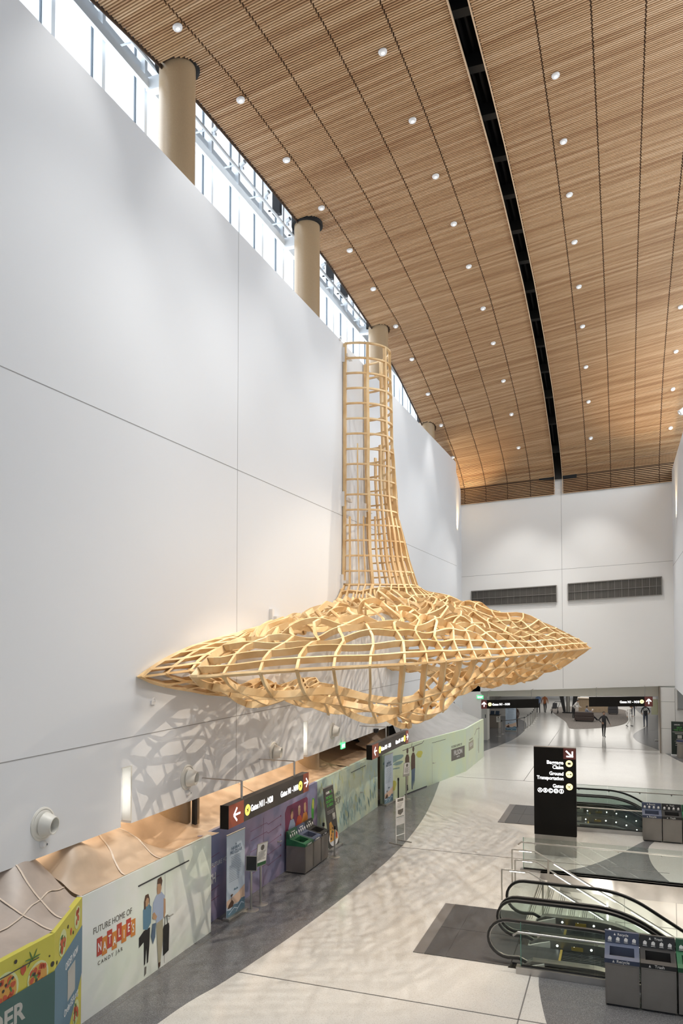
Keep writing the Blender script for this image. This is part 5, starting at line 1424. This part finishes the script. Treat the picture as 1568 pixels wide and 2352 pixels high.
# ================================================================ PEOPLE
SK = {'light': mat('skin_light', (.50, .32, .22), .55), 'mid': mat('skin_mid', (.34, .20, .13), .55)}
def person(lab, x, y, head, pose, shirt, trousers, hair=(.03, .02, .015), shoes=(.02, .02, .02), skin='light', h=1.75, sleeve=True, grp=None):
    """head: heading in degrees, 0 faces +y; joints in local x right, y forward, z up for a 1.75 m figure"""
    J = {'pelvis': (0, 0, .95), 'waist': (0, .01, 1.08), 'chest': (0, 0, 1.27), 'neck0': (0, -.01, 1.46), 'neck': (0, .0, 1.52), 'jaw': (0, .02, 1.58), 'skull': (0, .0, 1.67), 'crown': (0, -.005, 1.73)}
    for s_, sg in (('l', -1), ('r', 1)):
        J.update({s_+'hip': (sg*.09, 0, .92), s_+'knee': (sg*.10, .02, .50), s_+'ankle': (sg*.10, -.02, .09), s_+'heel': (sg*.10, -.05, .045), s_+'toe': (sg*.12, .15, .035),
                  s_+'sh': (sg*.18, -.01, 1.41), s_+'elb': (sg*.25, -.03, 1.13), s_+'wri': (sg*.26, .05, .89), s_+'palm': (sg*.26, .08, .82)})
    J.update(pose)
    k = h/1.75; J = {a: Vector(b)*k for a, b in J.items()}
    R_ = {'pelvis': .125, 'waist': .115, 'chest': .135, 'neck0': .075, 'neck': .052, 'jaw': .07, 'skull': .092, 'crown': .06, 'hip': .09, 'knee': .058, 'ankle': .040, 'heel': .040, 'toe': .032, 'sh': .06, 'elb': .042, 'wri': .029, 'palm': .033}
    names = list(J); E_ = [('pelvis', 'waist', 't'), ('waist', 'chest', 't'), ('chest', 'neck0', 't'), ('neck0', 'neck', 's'), ('neck', 'jaw', 's'), ('jaw', 'skull', 's'), ('skull', 'crown', 's')]
    for s_ in 'lr':
        E_ += [('pelvis', s_+'hip', 'p'), (s_+'hip', s_+'knee', 'p'), (s_+'knee', s_+'ankle', 'p'), (s_+'ankle', s_+'heel', 'f'), (s_+'heel', s_+'toe', 'f'),
               ('neck0', s_+'sh', 't'), (s_+'sh', s_+'elb', 't'), (s_+'elb', s_+'wri', 't' if sleeve else 's'), (s_+'wri', s_+'palm', 's')]
    vs = [J[n] for n in names]; es = [(names.index(a), names.index(b)) for a, b, _ in E_]
    rad = [R_.get(n, R_.get(n[1:], .05))*k for n in names]
    segs = [(J[a], J[b], c) for a, b, c in E_]
    for s_, sg in (('l', -1), ('r', 1)):
        w_, p_ = J[s_+'wri'], J[s_+'palm']; d = (p_-w_).normalized(); side = Vector((0, 1, 0)) if abs(d.y) < .8 else Vector((sg, 0, 0))
        side = (side-d*side.dot(d)).normalized(); inn = d.cross(side).normalized()*(-sg)
        for q, ln in enumerate((.075, .085, .08, .062)):
            o = p_+side*(.033-.021*q)*k; i0 = len(vs)
            pts = [o+d*.03*k, o+d*(.03+ln*.5)*k+inn*.008, o+d*(.03+ln*.9)*k+inn*.028]
            vs += pts; rad += [.0095, .0088, .0075]; es += [(names.index(s_+'palm'), i0), (i0, i0+1), (i0+1, i0+2)]; segs += [(pts[0], pts[2], 's')]
        i0 = len(vs); pts = [w_+d*.03*k+side*.035*k, w_+d*.075*k+side*.06*k+inn*.01]; vs += pts; rad += [.011, .009]; es += [(names.index(s_+'palm'), i0), (i0, i0+1)]; segs += [(pts[0], pts[1], 's')]
    me = bpy.data.meshes.new('sk'); me.from_pydata([tuple(v) for v in vs], es, []); ob = bpy.data.objects.new('sk', me); C.objects.link(ob)
    sk = ob.modifiers.new('s', 'SKIN'); 
    for i, r in enumerate(rad):
        v = me.skin_vertices[0].data[i]; n = names[i] if i < len(names) else ''
        rx = r*(1.25 if n in ('chest', 'waist', 'pelvis') else 1.0); ry = r*(.85 if n in ('chest', 'waist', 'pelvis') else 1.0)
        v.radius = (rx, ry); v.use_root = (i == 0)
    sb = ob.modifiers.new('b', 'SUBSURF'); sb.levels = 2; sb.render_levels = 2
    dg = bpy.context.evaluated_depsgraph_get(); m2 = bpy.data.meshes.new_from_object(ob.evaluated_get(dg)); bpy.data.objects.remove(ob)
    mats = [mat('shirt_%.3f_%.3f_%.3f' % shirt, shirt, .8), mat('trousers_%.3f_%.3f_%.3f' % trousers, trousers, .8), SK[skin], mat('shoes_%.3f' % shoes[0], shoes, .5)]
    m2.materials.clear(); [m2.materials.append(q) for q in mats]
    def dist(p, a, b):
        ab = b-a; t_ = max(0, min(1, (p-a).dot(ab)/max(1e-9, ab.length_squared))); return (p-(a+ab*t_)).length
    for pl in m2.polygons:
        c = pl.center; best = min(segs, key=lambda sgm: dist(c, sgm[0], sgm[1])-(.05 if sgm[2] == 't' else 0)); pl.material_index = {'t': 0, 'p': 1, 's': 2, 'f': 3}[best[2]]; pl.use_smooth = True
    t = bpy.data.objects.new('person', m2); C.objects.link(t); t.location = (x, y, 0); t.rotation_euler = (0, 0, math.radians(head)); tag(t, lab, 'person', grp)
    m2.name = 'person'
    def child(nm, g, m):
        me_ = bpy.data.meshes.new(nm); me_.from_pydata([tuple(Vector(v)) for v in g.v], [], g.f); me_.materials.append(m); [setattr(p_, 'use_smooth', True) for p_ in me_.polygons]
        o = bpy.data.objects.new(nm, me_); C.objects.link(o); o.parent = t; return o
    hd = J['skull']; jw = J['jaw']; up = (J['crown']-J['jaw']).normalized()
    fw = Vector((0, 1, 0)); fw = (fw-up*fw.dot(up)).normalized(); rt = fw.cross(up)
    g = G(); rows = []
    for i in range(9):
        th = PI*i/8*.62; row = []
        for j in range(17):
            ph = 2*PI*j/16; r = .108*k
            q = up*math.cos(th)*r*1.02+(rt*math.cos(ph)*.86+fw*math.sin(ph)*(1.0 if math.sin(ph) < 0 else max(.55, 1-.9*max(0, th-.9))))*math.sin(th)*r
            row.append(tuple(hd+up*.008-fw*.008+q))
        rows.append(row)
    g.grid(rows); child('hair', g, mat('hair_%.3f' % hair[0], hair, .7))
    g = G(); g.lathe([(0, .035), (.012, .012), (.018, 0), (0, -.01)], hd-up*.045*k+fw*.088*k, fw, 8)
    child('nose', g, SK[skin])
    g = G()
    for sg in (-1, 1): g.lathe([(0, .012), (.016, .006), (.02, 0)], hd-up*.04*k+rt*sg*.088*k, rt*sg, 10)
    child('ears', g, SK[skin])
    g = G()
    for sg in (-1, 1): g.lathe([(0, .004), (.011, 0)], hd-up*.012*k+fw*.090*k+rt*sg*.034*k, fw, 8)
    g.lathe([(0, .004), (.024, 0)], jw-up*.005*k+fw*.078*k, fw, 8)
    child('eyes_and_mouth', g, mat('dark_feature', (.06, .03, .025), .6)); return t
walk = {'lknee': (-.10, .16, .51), 'lankle': (-.10, .20, .10), 'lheel': (-.10, .17, .05), 'ltoe': (-.11, .37, .05), 'rknee': (.10, .03, .50), 'rankle': (.10, -.20, .12), 'rheel': (.10, -.23, .08), 'rtoe': (.11, -.05, .035), 'lelb': (-.25, -.14, 1.14), 'lwri': (-.25, -.10, .90), 'lpalm': (-.25, -.08, .83), 'relb': (.25, .08, 1.14), 'rwri': (.24, .22, .95), 'rpalm': (.23, .27, .89)}
hip = {'relb': (.34, -.08, 1.17), 'rwri': (.22, .03, 1.04), 'rpalm': (.18, .08, 1.0), 'lelb': (-.30, -.02, 1.15), 'lwri': (-.36, .10, .95), 'lpalm': (-.38, .14, .89), 'lknee': (-.04, .05, .50), 'lankle': (-.02, .04, .09), 'lheel': (-.02, .01, .045), 'ltoe': (-.03, .21, .035), 'rankle': (.05, -.08, .09), 'rheel': (.05, -.11, .045), 'rtoe': (.08, .09, .035)}
lean = {'waist': (0, .08, 1.07), 'chest': (0, .22, 1.22), 'neck0': (0, .34, 1.36), 'neck': (0, .38, 1.41), 'jaw': (0, .43, 1.45), 'skull': (0, .45, 1.54), 'crown': (0, .46, 1.60), 'lsh': (-.18, .31, 1.32), 'rsh': (.18, .31, 1.32), 'lelb': (-.22, .40, 1.05), 'relb': (.22, .40, 1.05), 'lwri': (-.2, .60, .98), 'rwri': (.2, .60, .98), 'lpalm': (-.18, .67, .97), 'rpalm': (.18, .67, .97)}
sit = {'pelvis': (0, 0, .52), 'waist': (0, -.06, .64), 'chest': (0, -.10, .82), 'neck0': (0, -.08, 1.0), 'neck': (0, -.06, 1.06), 'jaw': (0, -.02, 1.11), 'skull': (0, -.02, 1.20), 'crown': (0, -.03, 1.26), 'lhip': (-.09, .04, .50), 'rhip': (.09, .04, .50), 'lknee': (-.11, .45, .50), 'rknee': (.11, .45, .46), 'lankle': (-.10, .82, .14), 'rankle': (.10, .84, .12), 'lheel': (-.10, .83, .06), 'rheel': (.10, .85, .06), 'ltoe': (-.11, .92, .20), 'rtoe': (.11, .94, .18),
       'lsh': (-.18, -.07, .95), 'rsh': (.18, -.07, .95), 'lelb': (-.24, .06, .72), 'relb': (.24, .06, .72), 'lwri': (-.10, .28, .84), 'rwri': (.12, .28, .84), 'lpalm': (-.06, .33, .88), 'rpalm': (.08, .33, .88)}
person('person in dark jacket and trousers standing alone, hand on hip, elbow out', -1.32, 56.9, 200, hip, (.022, .022, .025), (.018, .018, .02), skin='mid')
bp = person('person seen from behind in black printed T-shirt and dark jeans', 1.58, 64.3, 5, {'lelb': (-.30, -.06, 1.14), 'relb': (.30, -.06, 1.14), 'lwri': (-.24, .06, .98), 'rwri': (.24, .06, .98), 'lpalm': (-.2, .11, .95), 'rpalm': (.2, .11, .95)}, (.02, .02, .022), (.05, .06, .085), h=1.85, sleeve=False)
fb = Fr((-.13, -.135, 1.28), (1, 0, 0)); g = G(); fb.line(g, [(.02, .02), (.24, .24)], .035, .0, .012); fb.line(g, [(.14, .02), (.26, .14)], .03, .0, .012); fb.line(g, [(.02, .12), (.12, .24)], .025, 0, .012)
me_ = bpy.data.meshes.new('shirt_print'); me_.from_pydata([tuple(v) for v in g.v], [], g.f); me_.materials.append(M_paper); o_ = bpy.data.objects.new('shirt_print', me_); C.objects.link(o_); o_.parent = bp
person('person in white clothes stepping to the right near the carpet edge', .35, 64.2, -80, {**walk, 'waist': (0, .04, 1.07), 'chest': (0, .10, 1.25), 'neck0': (0, .16, 1.42), 'neck': (0, .19, 1.47), 'jaw': (0, .23, 1.52), 'skull': (0, .23, 1.61), 'crown': (0, .23, 1.67)}, (.62, .60, .58), (.66, .65, .63), hair=(.12, .07, .04), h=1.68)
person('person in dark trousers standing behind the right overhead sign', .78, 72.9, 170, {}, (.05, .05, .06), (.05, .055, .08), h=1.8)
person('walking person in blue shirt and dark trousers, left of the pair', -7.43, 72.9, 10, walk, (.13, .20, .36), (.025, .025, .03), h=1.8)
person('walking person in rust-orange shirt and black trousers, right of the pair', -6.9, 73.5, -10, walk, (.42, .15, .06), (.015, .015, .018), h=1.72, skin='mid')
person('person in white shirt and black trousers bending forward beside the couch', -4.1, 69.5, -120, lean, (.60, .58, .56), (.02, .02, .022), h=1.72)
person('seated person in plaid shirt on the couch, legs stretched out, holding a tablet', -2.85, 67.15, -62, sit, (.20, .21, .25), (.02, .022, .028), skin='light')
person('person in dark brown clothes waiting behind the concourse banner', -7.85, 60.5, 150, {}, (.06, .035, .025), (.03, .02, .018), h=1.7, skin='mid')
g = G(); g.hexa([(-.10, .42, .86), (.10, .42, .86), (.10, .43, .86), (-.10, .43, .86), (-.10, .46, 1.0), (.10, .46, 1.0), (.10, .47, 1.0), (-.10, .47, 1.0)])
tb = link('tablet', g, M_white); tb.location = (-2.85, 67.15, .02); tb.rotation_euler = (0, 0, math.radians(-62)); tag(tb, 'small white tablet held by the seated person on the couch', 'tablet')
